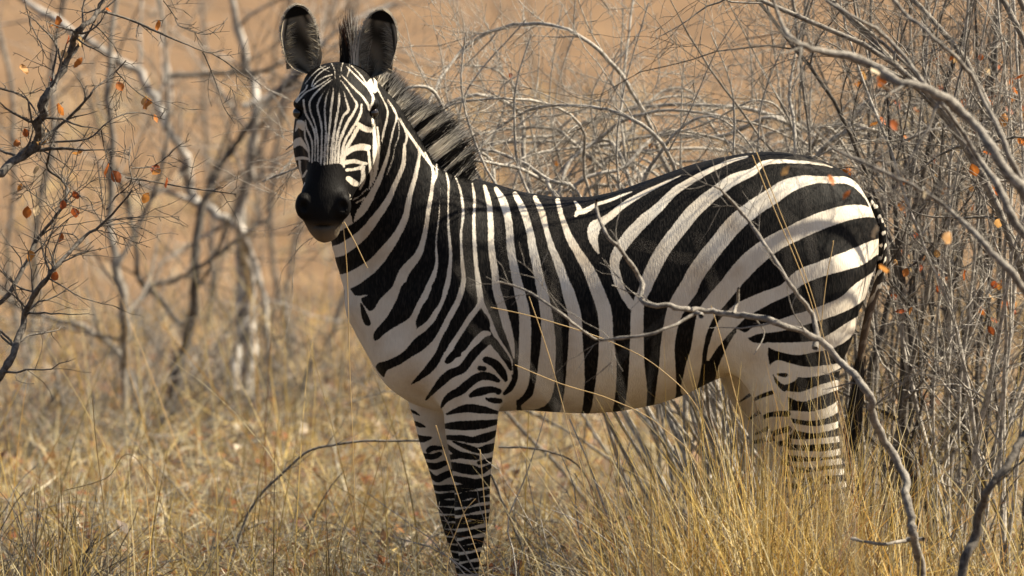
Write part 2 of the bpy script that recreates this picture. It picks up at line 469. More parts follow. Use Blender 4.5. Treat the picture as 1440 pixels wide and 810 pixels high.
# --- trunk
w_(T2((15, 230, 8), (28, 320, 12), (25, 430, 12), (28, 560, 15), (38, 700, 15), (52, 800, 17)) + T6((62, 70, 18), (66, 105, 20)), 4)
w_(T6((66, 105, 18), (35, 150, 17), (0, 195, 17), (-45, 265, 16), (-100, 350, 18), (-130, 420, 26)))
w_(T6((66, 105, 16), (100, 165, 14), (122, 225, 16), (155, 300, 15), (200, 370, 13), (240, 440, 10), (242, 510, 9)))
w_(T2((85, 245, 12), (110, 340, 17), (122, 470, 18), (125, 600, 20), (145, 740, 22)) + T6((155, 30, 25), (185, 130, 26), (215, 240, 26), (240, 330, 18), (254, 420, 7)))
w_(T2((150, 258, 13), (195, 340, 24), (225, 460, 22), (235, 600, 24), (260, 740, 26)) + T6((290, 60, 32), (315, 180, 34), (318, 320, 36), (312, 440, 36), (300, 560, 40), (262, 630, 36), (200, 670, 18)))
w_(T2((260, 290, 16), (310, 390, 22), (345, 510, 22), (365, 620, 26), (395, 760, 28)) + T6((415, 40, 32), (440, 180, 36), (450, 320, 42), (442, 450, 50), (430, 580, 56), (400, 660, 50), (320, 705, 26)))
w_(T2((375, 310, 14), (415, 400, 20), (440, 500, 16), (470, 600, 20), (510, 700, 26), (545, 800, 28)) + T6((562, 40, 36), (600, 180, 38), (605, 320, 42), (605, 460, 52), (600, 600, 58), (585, 720, 62), (560, 800, 66)))
w_(T2((505, 325, 14), (530, 430, 16), (570, 540, 22), (620, 630, 26), (680, 730, 34)) + T6((730, 40, 40), (770, 160, 42), (778, 300, 42), (785, 450, 55), (775, 600, 62), (760, 720, 64), (740, 800, 66)))
w_(T2((605, 335, 8), (628, 375, 14), (608, 415, 12))); w_(T2((615, 400, 14), (670, 385, 16), (730, 350, 12), (805, 327, 10)) + T3((60, 300, 8), (120, 278, 4)))
w_(T2((735, 632, 6), (720, 595, 18), (705, 540, 30), (715, 482, 36), (760, 450, 25)) + T3((0, 415, 22), (80, 350, 18), (180, 290, 15), (280, 240, 10), (400, 185, 4)))
w_(T3((785, 75, 7), (680, 105, 12), (560, 160, 16), (460, 215, 20), (360, 280, 24), (270, 370, 28), (170, 460, 36), (80, 560, 36), (30, 640, 34), (15, 700, 28), (35, 790, 27)) + T7((50, 10, 24), (78, 65, 25), (115, 120, 25)))
w_(T4((460, 138, 4), (380, 118, 8), (250, 108, 11), (150, 105, 14), (60, 118, 16)) + T3((810, 165, 22), (700, 210, 34), (600, 280, 36), (480, 380, 42), (380, 500, 42), (290, 620, 42), (225, 740, 42)) + T7((192, 20, 36), (160, 90, 34), (146, 170, 38), (145, 300, 40), (145, 450, 45), (150, 600, 58), (145, 690, 64), (140, 780, 70)))
w_(T4((690, 380, 8), (655, 320, 8), (600, 248, 17), (540, 215, 22), (470, 213, 22), (370, 212, 22), (300, 217, 32), (200, 247, 43), (100, 310, 48)) + T3((810, 375, 50), (700, 465, 52), (620, 560, 50), (540, 660, 52), (470, 760, 52)) + T7((440, 20, 55), (380, 110, 52), (342, 220, 44), (322, 340, 42), (320, 460, 48), (318, 600, 60), (310, 720, 60)))
w_(T4((770, 415, 24), (695, 400, 26), (620, 392, 38), (520, 405, 46), (400, 442, 50), (300, 482, 50), (200, 530, 50), (100, 582, 52)) + T3((810, 660, 58), (740, 730, 58)) + T7((660, 20, 55), (600, 90, 55), (540, 170, 50), (510, 260, 40), (490, 370, 38), (470, 480, 48), (450, 600, 50)))
w_(T4((770, 585, 44), (700, 600, 46), (600, 650, 55), (480, 690, 50), (380, 722, 45), (260, 770, 45)) + T8((180, 30, 38), (90, 68, 40), (0, 110, 46)) + T7((740, 150, 50), (680, 205, 52), (630, 265, 45), (580, 360, 26), (556, 430, 10)))
w_(T8((720, -20, 55), (620, 40, 58), (520, 108, 44), (420, 150, 42), (330, 180, 38), (230, 210, 38), (120, 240, 32), (20, 258, 26)) + T7((770, 290, 18), (720, 262, 8)))
w_(T8((660, 170, 20), (590, 215, 26), (550, 255, 40), (500, 292, 45), (440, 325, 42), (350, 352, 34), (250, 365, 38), (150, 358, 28), (75, 342, 14)))
w_(T8((500, 470, 22), (400, 488, 28), (300, 500, 32), (200, 485, 38), (140, 470, 40), (115, 485, 30))); w_(T8((150, 500, 40), (180, 545, 28), (230, 530, 20)))
b_(T8((140, 512, 6), (175, 518, 11), (190, 515, 5)))
w_(T8((480, 575, 30), (380, 605, 32), (280, 640, 30), (190, 622, 16)))
w_(T8((510, 685, 30), (430, 730, 30), (330, 752, 28), (220, 742, 24)))
w_(T8((500, 800, 20), (420, 820, 20), (330, 830, 22), (230, 810, 18)))
for i in range(20):
    v0 = 618 + i * 16
    w_([(1195, v0 - 4, 4.4), (1160, v0 + 3 * math.sin(i * 1.7), 4.6), (1120, v0 + 2, 4.2), (1085, v0 - 3, 4)])
b_(IM((1052, 640, 1), (1080, 630, 3), (1110, 622, 4))); b_(IM((1046, 575, 0.6), (1066, 560, 2.2), (1086, 552, 2.4)))
b_(IM((1060, 600, 1), (1082, 584, 3), (1108, 582, 4))); b_(IM((1068, 622, 1), (1090, 610, 3.4), (1110, 604, 4)))
# --- chest and shoulder blacks
bp = lambda p: pw(p, False)
bp(T5((255, -12), (372, -12), (292, 80), (270, 130), (240, 152), (210, 120), (190, 80), (235, 60)))
bp(T5((185, 108), (215, 150), (245, 225), (215, 232), (195, 190)))
bp(T5((440, -10), (400, 80), (362, 150), (322, 210), (268, 270), (266, 318), (290, 312), (320, 285), (380, 242), (465, 190), (512, 105), (562, -10)))
bp(T5((606, -10), (662, -10), (645, 90), (600, 160), (560, 215), (515, 242), (507, 210), (540, 130), (585, 60)))
bp(T5((722, -10), (697, 60), (662, 130), (620, 200), (560, 265), (500, 310), (450, 370), (400, 408), (340, 436), (290, 450), (272, 475), (292, 508), (318, 530), (335, 492), (372, 475), (422, 450), (482, 410), (540, 375), (600, 320), (650, 240), (692, 150), (735, 60), (752, -10)))
bp(T5((840, 10), (780, 90), (732, 170), (692, 240), (660, 292), (640, 340), (618, 390), (580, 440), (550, 482), (500, 540), (478, 572), (550, 532), (600, 492), (640, 440), (680, 352), (722, 280), (772, 210), (830, 110)))
w_(T6((-30, 400, 18), (0, 375, 18), (40, 320, 20), (85, 282, 20), (112, 282, 13)))
bp(T6((70, 163), (100, 180), (116, 225), (110, 256), (80, 246), (40, 282), (0, 322), (-50, 390), (-90, 430), (-122, 453), (-140, 436), (-90, 370), (-40, 310), (0, 250), (40, 200)))
b_(T6((235, 485, 7), (215, 432, 17), (170, 370, 20), (120, 317, 22), (70, 352, 22), (20, 402, 24)) + T5((770, 480, 24), (710, 505, 24), (660, 545, 24), (610, 600, 14), (560, 660, 4)))
b_(T6((207, 545, 10), (185, 500, 23), (140, 450, 22), (95, 430, 18))); b_(T6((60, 478, 14), (85, 480, 12)))
b_(T6((165, 550, 10), (120, 528, 20), (60, 525, 22), (0, 562, 24)) + T5((760, 605, 24), (710, 630, 20), (670, 665, 14), (648, 705, 4)))
b_(T6((10, 635, 12), (50, 615, 22), (110, 605, 22), (165, 612, 17))); b_(T6((95, 652, 6), (130, 662, 14), (172, 668, 14)))
w_(T6((105, 637, 13), (140, 632, 13), (165, 645, 8)))
b_(T6((200, 625, 8), (235, 590, 16), (262, 530, 14), (258, 450, 9))); 
# --- fore leg bands, near side
b_(L1((425, 142, 8), (520, 108, 24), (620, 90, 36), (740, 103, 32), (865, 130, 12)))
b_(L1((415, 250, 22), (500, 245, 36), (640, 240, 40), (760, 230, 35), (870, 212, 20)))
b_(L1((430, 350, 18), (560, 355, 28), (650, 370, 28), (760, 350, 38), (860, 310, 22)))
b_(L1((480, 385, 8), (600, 432, 22), (700, 462, 24), (780, 450, 38), (855, 425, 25)))
b_(L1((430, 430, 16), (520, 492, 26), (600, 512, 28), (690, 525, 20))); b_(L1((440, 525, 22), (520, 515, 20)))
b_(L1((705, 572, 16), (780, 556, 20), (840, 535, 12))); b_(L1((740, 642, 26), (830, 590, 16)))
b_(L1((470, 605, 36), (580, 625, 42), (680, 640, 36), (730, 655, 15)))
b_(L1((495, 715, 26), (600, 735, 32), (700, 745, 30), (830, 695, 24)))
near_leg = V[:, 1] < 0.0
rowsN = [(790, 62, 34), (860, 60, 30), (935, 52, 24), (1000, 50, 22), (1062, 44, 20), (1125, 52, 24), (1200, 56, 24), (1270, 50, 22), (1335, 52, 24), (1410, 50, 26), (1485, 50, 26)]
for i, (y0, _, hw) in enumerate(rowsN):
    wob = 12 * math.sin(i * 2.1)
    b_(L1((440, y0 + 20, hw * .7), (520, y0 + 14 + wob, hw), (620, y0 - 6, hw * 1.0), (700, y0 - 22 + wob, hw * .9), (830, y0 - 40, hw * .7)))
for i in range(8):
    b_(IM((625, 806 + i * 11 + 2, 2.6), (660, 806 + i * 11, 3.2), (700, 806 + i * 11 + 2, 2.4)))
valN = Cb.val.copy()
# --- far fore leg carries bands of its own
farm = (V[:, 1] > 0.0) & (S < 760) & (Tt > 575)
Cf = Coat(S, Tt, -8.0); fb = Cf.black
fb(LF((90, 160, 12), (140, 168, 12), (185, 188, 4))); fb(LF((130, 268, 20), (180, 275, 20), (235, 285, 4))); fb(LF((170, 405, 34), (225, 395, 26), (285, 378, 8)))
fb(LF((260, 500, 20), (300, 472, 22), (390, 466, 12))); fb(LF((230, 555, 26), (300, 550, 24), (365, 520, 18)))
fb(LF((240, 635, 26), (320, 635, 30), (410, 600, 22))); fb(LF((270, 700, 14), (330, 750, 28), (400, 715, 30), (500, 670, 24)))
for i in range(16):
    y0 = 830 + i * 68
    fb(LF((280, y0 + 6, 20), (360, y0 + 10 * math.sin(i * 1.9), 27), (470, y0 - 12, 25), (640, y0 - 4, 20)))
Cb.val[farm] = Cf.val[farm]

# --- face: laid out on the head's front, so it keeps to the head
F1 = tile(400, 90, 6.23, -0.35); F2 = tile(470, 90, 6.23, -0.35); F3 = tile(400, 200, 5.06, -0.38); FI = tile(0, 0, 1, -0.36)
Sh, Th = side_st(V, False)
Ch = Coat(Sh, Th); hw_, hb_, hp = Ch.white, Ch.black, Ch.poly
def shrink(p, g): return [(a, b, c * g) for a, b, c in p]
def fw(*p, g=1.12): hw_(shrink(F1(*p), g))
fw((345, 235, 4), (300, 310, 8), (285, 380, 9), (310, 480, 9), (325, 570, 9), (325, 680, 9), (325, 760, 10), (318, 880, 9))
fw((385, 220, 4), (360, 300, 8), (350, 400, 8), (358, 520, 9), (362, 620, 9), (355, 740, 10), (350, 880, 9))
fw((425, 200, 4), (420, 290, 9), (408, 370, 9), (400, 480, 9), (390, 600, 10), (378, 720, 10), (376, 880, 8))
fw((475, 240, 4), (480, 300, 8), (470, 390, 10), (455, 480, 9), (435, 590, 10), (415, 710, 10), (402, 890, 9))
fw((410, 130, 5), (330, 190, 7), (260, 260, 9), (215, 330, 10), (225, 420, 9), (260, 510, 9), (285, 620, 9), (292, 720, 9), (290, 880, 8))
fw((160, 310, 9), (165, 370, 10), (185, 440, 10), (225, 510, 9), (262, 600, 9), (268, 690, 8), (265, 870, 8))
fw((180, 490, 6), (190, 560, 8), (230, 650, 9), (243, 730, 8), (240, 860, 8))
fw((172, 560, 7), (176, 640, 9), (205, 720, 9), (216, 850, 8))
fw((410, 85, 4), (350, 105, 6), (290, 140, 6), (240, 190, 7)); fw((395, 115, 5), (330, 160, 6), (250, 205, 8), (180, 240, 8), (130, 290, 8), (100, 330, 7))
fw((385, 15, 5), (330, 45, 6), (280, 90, 6), (245, 140, 7), (230, 190, 6)); fw((350, 5, 4), (280, 40, 6), (210, 110, 6), (170, 160, 6)); fw((190, 180, 8), (170, 220, 8), (120, 260, 8), (90, 320, 8))
hp(F1((95, 490), (170, 495), (178, 560), (150, 580), (110, 555), (75, 585))); hp(F1((60, 660), (130, 630), (170, 680), (205, 740), (215, 800), (170, 740), (120, 705), (60, 730)))
for p in (((60, 110, 14), (120, 105, 12), (165, 115, 10)), ((95, 130, 12), (100, 200, 10), (115, 240, 12), (150, 200, 10)), ((85, 200, 5), (95, 270, 6), (120, 320, 6)), ((120, 310, 9), (140, 290, 8))):
    hw_(F3(*p))
def gw(*p, g=1.15): hw_(shrink(F2(*p), g))
gw((40, 240, 4), (35, 320, 7), (35, 380, 9), (20, 450, 8), (8, 540, 9), (-5, 640, 9), (-12, 760, 9), (-15, 880, 8))
gw((80, 230, 4), (100, 310, 7), (122, 400, 12), (80, 450, 10), (50, 530, 10), (25, 640, 10), (10, 760, 10), (6, 900, 9))
gw((55, 140, 4), (110, 210, 7), (160, 290, 8), (195, 350, 12), (165, 430, 12), (110, 520, 13), (70, 620, 12), (42, 710, 11), (32, 900, 11))
gw((60, 90, 4), (130, 165, 7), (190, 230, 10), (240, 275, 10), (285, 340, 12), (305, 390, 12)); gw((100, 10, 5), (180, 90, 7), (240, 150, 9), (290, 200, 10), (330, 270, 10), (330, 330, 10), (310, 375, 10))
gw((140, 0, 6), (210, 70, 6), (270, 150, 8), (310, 210, 9), (345, 300, 7))
gw((235, 350, 8), (230, 420, 12), (195, 500, 12), (140, 590, 12), (92, 680, 12), (68, 780, 12), (58, 900, 11))
hp(F2((270, 160), (310, 110), (380, 80), (400, 150), (355, 235), (310, 230), (290, 190)))
gw((210, 530, 20), (260, 562, 24), (310, 572, 20)); gw((200, 560, 16), (160, 640, 16), (115, 720, 15), (88, 800, 14), (80, 900, 12))
gw((180, 730, 20), (240, 720, 26), (290, 722, 22)); gw((330, 460, 9), (340, 560, 14), (346, 680, 17), (344, 800, 18)); gw((365, 540, 8), (378, 680, 11), (374, 800, 10))
for p in (((650, 20, 14), (640, 120, 16), (628, 230, 14), (605, 320, 9)), ((430, 80, 20), (480, 45, 22), (540, 30, 22), (585, 40, 16)), ((440, 140, 17), (490, 130, 16), (540, 140, 14), (575, 145, 12)), ((440, 195, 12), (500, 185, 12), (550, 172, 18)),
          ((450, 255, 20), (485, 282, 24), (500, 290, 20)), ((550, 180, 16), (548, 260, 16), (520, 325, 8)), ((590, 50, 10), (598, 150, 12), (603, 250, 11), (588, 330, 8)),
          ((632, 60, 9), (626, 150, 9), (622, 250, 9)), ((662, 50, 7), (648, 180, 7)), ((495, 422, 7), (560, 382, 7), (602, 340, 6)), ((465, 402, 6), (520, 372, 6), (570, 322, 6)), ((432, 345, 9), (450, 375, 15))):
    hw_(F3(*p))
for p in (((395, 60, 4), (330, 30, 5), (300, 0, 5)), ((440, 120, 4), (430, 40, 5), (400, -20, 5)), ((480, 110, 4), (490, 40, 5), (500, -30, 5)), ((540, 110, 4), (560, 40, 5), (560, -30, 5))): hw_(F1(*p))
# dark muzzle
hp(F3((190, 150), (215, 135), (245, 145), (275, 185), (305, 165), (380, 150), (420, 185), (432, 300), (462, 400), (470, 520), (440, 640), (400, 760), (100, 760), (40, 560), (60, 400), (130, 330), (150, 250), (165, 190)), False)
Wp = V[:, 1] / PX
hd = Coat(Sh, Th); hd.val[:] = 99
hd.poly(FI((428, 96), (404, 140), (404, 200), (404, 300), (415, 345), (455, 356), (484, 345), (496, 300), (508, 280), (530, 238), (534, 200), (534, 160), (529, 130), (524, 96), (492, 60), (445, 70)))
headm = (hd.val < 0) & (Wp < -58 - 0.02 * (Th - 150))
Cb.val += 1.1 * np.clip((690 - S) / 40, 0, 1) * np.clip((400 - Tt) / 50, 0, 1)
stripe = np.where(headm, Ch.val, Cb.val)

# --- tints that are not stripes: muzzle skin, hooves
tint = np.zeros((NV, 4)); 
mz = headm & (Th > 225)
chin = np.clip((Th - 310) / 26, 0, 1) ** 1.3 * mz * (0.55 + 0.45 * np.clip(np.abs(Sh - 456) / 22, 0, 1))
tint[mz, :3] = np.array((0.006, 0.005, 0.0045))
tint[:, :3] = tint[:, :3] * (1 - chin[:, None]) + np.array((0.24, 0.19, 0.135)) * chin[:, None]
tint[:, 3] = np.where(mz & (Ch.val > 0.5), np.clip((Th - 232) / 12, 0, 1), 0)
hoof = V[:, 2] < 0.055
tint[hoof] = (0.03, 0.025, 0.02, 1)
# bare shadow-stripe browns inside the black of the thigh come from the coat noise in the material
stripe = np.clip(stripe, -8, 8)
set_float(body1, "stripe", stripe)

def coat_material():
    m, nt, b = new_mat("zebra_coat")
    L = nt.links
    a = nd(nt, "ShaderNodeAttribute", attribute_name="stripe")
    t = nd(nt, "ShaderNodeAttribute", attribute_name="tint")
    tc = nd(nt, "ShaderNodeTexCoord")
    n1 = nd(nt, "ShaderNodeTexNoise"); n1.inputs["Scale"].default_value = 330; n1.inputs["Detail"].default_value = 2
    L.new(tc.outputs["Object"], n1.inputs["Vector"])
    n3 = nd(nt, "ShaderNodeTexNoise"); n3.inputs["Scale"].default_value = 45; n3.inputs["Detail"].default_value = 2
    L.new(tc.outputs["Object"], n3.inputs["Vector"])
    j = nd(nt, "ShaderNodeMath", operation='MULTIPLY_ADD'); j.inputs[1].default_value = 2.6; L.new(n1.outputs["Fac"], j.inputs[0])
    j2 = nd(nt, "ShaderNodeMath", operation='MULTIPLY_ADD'); j2.inputs[1].default_value = 1.6; L.new(n3.outputs["Fac"], j2.inputs[0]); j2.inputs[2].default_value = -1.65
    L.new(a.outputs["Fac"], j.inputs[2])
    s = nd(nt, "ShaderNodeMath", operation='ADD'); L.new(j.outputs[0], s.inputs[0]); L.new(j2.outputs[0], s.inputs[1])
    mr = nd(nt, "ShaderNodeMapRange"); mr.inputs[1].default_value = -0.55; mr.inputs[2].default_value = 0.55
    L.new(s.outputs[0], mr.inputs[0])
    # cream hair, patchily dusted
    n2 = nd(nt, "ShaderNodeTexNoise"); n2.inputs["Scale"].default_value = 9; n2.inputs["Detail"].default_value = 5
    L.new(tc.outputs["Object"], n2.inputs["Vector"])
    wr = ramp(nt, [(0.28, (0.54, 0.445, 0.335)), (0.45, (0.66, 0.58, 0.47)), (0.7, (0.76, 0.70, 0.60))]); L.new(n2.outputs["Fac"], wr.inputs[0])
    # hair streaks running down the flank
    mp = nd(nt, "ShaderNodeMapping"); mp.inputs["Scale"].default_value = (260, 120, 60); L.new(tc.outputs["Object"], mp.inputs["Vector"])
    n4 = nd(nt, "ShaderNodeTexNoise"); n4.inputs["Scale"].default_value = 1; n4.inputs["Detail"].default_value = 3; L.new(mp.outputs[0], n4.inputs["Vector"])
    br = ramp(nt, [(0.45, (0.0035, 0.0032, 0.0031)), (0.70, (0.021, 0.0175, 0.0145))]); L.new(n4.outputs["Fac"], br.inputs[0])
    wm = nd(nt, "ShaderNodeMix", data_type='RGBA', blend_type='MULTIPLY'); wm.inputs[0].default_value = 0.22
    hr = ramp(nt, [(0.3, (0.62, 0.6, 0.57)), (0.65, (1, 1, 1))]); L.new(n4.outputs["Fac"], hr.inputs[0])
    L.new(wr.outputs[0], wm.inputs[6]); L.new(hr.outputs[0], wm.inputs[7])
    mx = nd(nt, "ShaderNodeMix", data_type='RGBA')
    L.new(mr.outputs[0], mx.inputs[0]); L.new(wm.outputs[2], mx.inputs[6]); L.new(br.outputs[0], mx.inputs[7])
    m2 = nd(nt, "ShaderNodeMix", data_type='RGBA'); L.new(t.outputs["Alpha"], m2.inputs[0]); L.new(mx.outputs[2], m2.inputs[6]); L.new(t.outputs["Color"], m2.inputs[7])
    L.new(m2.outputs[2], b.inputs["Base Color"])
    b.inputs["Roughness"].default_value = 0.62
    b.inputs["Specular IOR Level"].default_value = 0.09
    b.inputs["Sheen Weight"].default_value = 0.0
    b.inputs["Sheen Roughness"].default_value = 0.4
    bp_ = nd(nt, "ShaderNodeBump"); bp_.inputs["Strength"].default_value = 0.35; bp_.inputs["Distance"].default_value = 0.004
    L.new(n4.outputs["Fac"], bp_.inputs["Height"]); L.new(bp_.outputs[0], b.inputs["Normal"])
    return m
MAT_COAT = coat_material()

def hair_material():
    m, nt, b = new_mat("hair")
    a = nd(nt, "ShaderNodeAttribute", attribute_name="tint")
    nt.links.new(a.outputs["Color"], b.inputs["Base Color"])
    b.inputs["Roughness"].default_value = 0.5
    b.inputs["Specular IOR Level"].default_value = 0.3
    tr = nd(nt, "ShaderNodeBsdfTranslucent"); nt.links.new(a.outputs["Color"], tr.inputs["Color"])
    mx = nd(nt, "ShaderNodeMixShader"); mx.inputs[0].default_value = 0.55
    nt.links.new(b.outputs[0], mx.inputs[1]); nt.links.new(tr.outputs[0], mx.inputs[2]); nt.links.new(mx.outputs[0], nt.nodes["Material Output"].inputs["Surface"])
    return m
MAT_HAIR = hair_material()

# ---- ears, part of the same skin
def ear(base, mid, tip, wmax, cup, lean):
    ns, nq = 40, 33
    A, Bm, C = (Q(*p) for p in (base, mid, tip))
    sv = np.linspace(0, 1, ns); qv = np.sin(np.linspace(-np.pi / 2, np.pi / 2, nq))
    prof = np.interp(sv, [0, .06, .15, .3, .5, .68, .82, .91, .965, .99, 1], [.12, .42, .72, .94, 1, .97, .84, .64, .42, .22, .04])
    cen = np.array([(1 - s) ** 2 * A + 2 * s * (1 - s) * Bm + s * s * C for s in sv])
    side = np.array((1.0, lean, 0.0)); side /= np.linalg.norm(side)
    ax = (C - A) / np.linalg.norm(C - A)
    side -= ax * (side @ ax); side /= np.linalg.norm(side)
    back = np.cross(side, ax); back = back if back[1] > 0 else -back
    vs, tn, st = [], [], []
    for sheet in (0, 1):
        for i, s in enumerate(sv):
            for q in qv:
                d = cup * PX * prof[i] ** 0.8 * (1 - q * q) * (1.05 - 0.5 * s)
                th = 5.5 * PX * math.sqrt(max(0, 1 - q * q)) * min(1, prof[i] * 1.6)
                ru = 0.4 * PX * math.sin(14 * s + 5 * q)
                vs.append(cen[i] + side * (q * prof[i] * wmax * PX + ru) + back * (d + sheet * th))
                if sheet == 0:
                    n = 0.5 + 0.5 * math.sin(9 * s + 7 * q + 2 * math.sin(5 * s * q + base[0]))
                    edge = np.clip((abs(q) - 0.55) / 0.35, 0, 1)
                    c = np.array((0.20, 0.168, 0.125)) * (0.15 + n) + np.array((0.40, 0.34, 0.26)) * edge * (0.35 + 0.65 * n) * (1 - s * 0.35)
                    if s > 0.86 or (abs(q) > 0.93 and s > 0.5): c = np.array((0.010, 0.009, 0.008))
                    tn.append((*c, 1)); st.append(8)
                else:
                    c = (0.62, 0.54, 0.44) if (s < 0.62 or s > 0.95) else (0.012, 0.01, 0.01)
                    tn.append((*c, 1)); st.append(8)
    g = np.arange(2 * ns * nq).reshape(2, ns, nq); qd = []
    for sheet in (0, 1):
        a = g[sheet]
        f_ = np.stack([a[:-1, :-1], a[:-1, 1:], a[1:, 1:], a[1:, :-1]], -1).reshape(-1, 4)
        qd.append(f_ if sheet == 0 else f_[:, ::-1])
    # close the tip
    qd.append(np.stack([g[0, -1, :-1], g[0, -1, 1:], g[1, -1, 1:], g[1, -1, :-1]], -1))
    return np.array(vs), np.concatenate(qd), np.array(tn), np.array(st, float)
parts = [ear((437, 104, -92), (420, 70, -98), (417, 7, -96), 27.5, 26, 0.25), ear((519, 108, -90), (530, 75, -96), (538, 14, -94), 28, 26, -0.25)]
nq0 = len(body1.polygons)
lv = np.empty(len(body1.loops), dtype=np.int32); body1.loops.foreach_get("vertex_index", lv)
allv, allq, allt, alls = [V], [lv.reshape(-1, 4)], [tint], [stripe]
off = NV
for ev, eq, et, es in parts:
    allv.append(ev); allq.append(eq + off); allt.append(et); alls.append(es); off += len(ev)
body_me = raw_mesh("zebra_body", np.concatenate(allv), np.concatenate(allq))
set_float(body_me, "stripe", np.concatenate(alls)); set_color(body_me, "tint", np.concatenate(allt))
zebra = thing("zebra", "black and white striped zebra standing side-on in dry grass, head turned to face the viewer", "zebra", (0.25, 0, 0))
link("body", body_me, MAT_COAT, zebra)

# ---- hair helper: thin tapering ribbons
def strands(roots, dirs, lens, widths, croot, ctip, bend=None, n=4, tipstart=0.5):
    roots = np.asarray(roots); N = len(roots)
    side = np.cross(dirs, rng.normal(size=(N, 3)) * 0.35 + np.array((0, 1, 0))); side /= np.linalg.norm(side, axis=1)[:, None]
    vs = np.empty((N, n + 1, 2, 3)); cs = np.ones((N, n + 1, 2, 4))
    for i in range(n + 1):
        s = i / n
        p = roots + dirs * (lens * s)[:, None]
        if bend is not None: p = p + bend * (s * s * lens)[:, None]
        w = (widths * (1 - 0.85 * s))[:, None]
        vs[:, i, 0] = p - side * w; vs[:, i, 1] = p + side * w
        mixv = np.clip((s - tipstart) / 0.35, 0, 1) if np.isscalar(tipstart) else np.clip((s - tipstart) / 0.3, 0, 1)[:, None]
        c = croot * (1 - mixv) + ctip * mixv
        cs[:, i, 0, :3] = c; cs[:, i, 1, :3] = c
    base = (np.arange(N) * (n + 1) * 2)[:, None]
    q = np.concatenate([base + np.array((2 * i, 2 * i + 1, 2 * i + 3, 2 * i + 2)) for i in range(n)], 1).reshape(-1, 4)
    return vs.reshape(-1, 3), q, cs.reshape(-1, 4)

# mane along the crest
crest = np.array([(655, 262, 0, 16, -22), (640, 252, 0, 26, -34), (625, 240, -2, 42, -37), (603, 212, -6, 50, -40), (585, 187, -11, 46, -38), (570, 166, -15, 32, -28), (553, 143, -22, 22, -26),
                  (540, 126, -30, 17, -29), (526, 110, -44, 12, -28), (512, 98, -60, 6, -32), (498, 90, -76, 2, -46), (489, 88, -92, -2, -70)], float)
NM = 9500
tp = rng.random(NM) * (len(crest) - 1); tp = np.where(rng.random(NM) < 0.08, 9.6 + 1.4 * rng.random(NM), tp)
cc = np.stack([np.interp(tp, np.arange(len(crest)), crest[:, i]) for i in range(5)], 1)
jw = rng.normal(size=NM) * np.where(tp > 9, 4, 7)
xj = np.where(tp > 9.6, rng.normal(size=NM) * 5, 0); cc[:, 0] += xj + np.where(tp > 9.6, 2, 0)
roots = np.array([at(u, v, (w + j) * PX) for u, v, w, j in zip(cc[:, 0], cc[:, 1], cc[:, 2], jw)])
dv = np.stack([cc[:, 3] + rng.normal(size=NM) * 6, jw * 0.6 + rng.normal(size=NM) * 2, -cc[:, 4] + rng.normal(size=NM) * 3], 1)
ln = np.linalg.norm(dv, axis=1); dv /= ln[:, None]
roots -= dv * (4 * PX)
band = np.sin(tp * 6.9 + 0.8 + 0.6 * np.sin(tp * 3.1)) + 0.10 * rng.normal(size=NM)
whitehair = band > np.where(tp < 2.3, 0.75, -0.1)
greyzone = (tp > 4.9) & (tp < 9.2)
cw = np.array((0.86, 0.80, 0.70)); ck = np.array((0.011, 0.010, 0.010)); cg = np.array((0.34, 0.325, 0.31)); cbn = np.array((0.055, 0.022, 0.012))
croot = np.where(whitehair[:, None], cw, ck); ctip = np.where(whitehair[:, None], np.where((rng.random(NM) < 0.28)[:, None], cw * 0.95, ck), ck)
ctip = np.where(greyzone[:, None], np.where(rng.random(NM)[:, None] < 0.6, cg, ck), ctip)
fl = tp > 9.6
croot = np.where(fl[:, None], np.where((xj + rng.normal(size=NM) * 1.5 > 1.0)[:, None], cw, ck), croot); ctip = np.where(fl[:, None], np.where((xj > 4)[:, None], cw * 0.8, np.where(rng.random(NM)[:, None] < 0.7, cbn, ck)), ctip)
tips = np.clip(np.where(greyzone, 0.3, 0.55) + 0.13 * rng.normal(size=NM), 0.1, 0.9)
croot = np.where((~whitehair & ~(tp > 9.6) & (rng.random(NM) < 0.15))[:, None], cw, croot); tips = np.where(~whitehair, 0.14, tips)
mv, mq, mc = strands(roots, dv, ln * PX * (0.66 + 0.36 * rng.random(NM)) * (1 + 0.10 * np.sin(tp * 17)), 0.0010 * (0.6 + 0.8 * rng.random(NM)), croot, ctip, n=3, tipstart=tips,
                     bend=rng.normal(size=(NM, 3)) * 0.05)
mane_me = raw_mesh("mane", mv, mq); set_color(mane_me, "tint", mc)
link("mane", mane_me, MAT_HAIR, zebra)

# soft hair lining each ear
for cu, cv, sgn in ((424, 60, -1), (530, 66, 1)):
    n_ = 620
    sd = rng.choice((-1, 1), n_)
    vv = rng.random(n_)
    rts = np.array([at(cu + s_ * (24 - 7 * abs(v_ - 0.45)) , cv + 38 - 62 * v_, -97 * PX) for s_, v_ in zip(sd, vv)])
    dr = np.stack([-sd + 0.25 * rng.normal(size=n_), 0.25 + 0.25 * rng.normal(size=n_), 0.5 + 0.35 * rng.normal(size=n_)], 1); dr /= np.linalg.norm(dr, axis=1)[:, None]
    col_ = np.array((0.42, 0.37, 0.29)) * (0.3 + 0.9 * rng.random((n_, 1)))
    hv, hq, hc = strands(rts, dr, (8 + 11 * rng.random(n_)) * PX, np.full(n_, 0.0009), col_, col_ * 0.5, n=2)
    hm = raw_mesh("ear_hair", hv, hq); set_color(hm, "tint", hc); link("ear_hair", hm, MAT_HAIR, zebra)

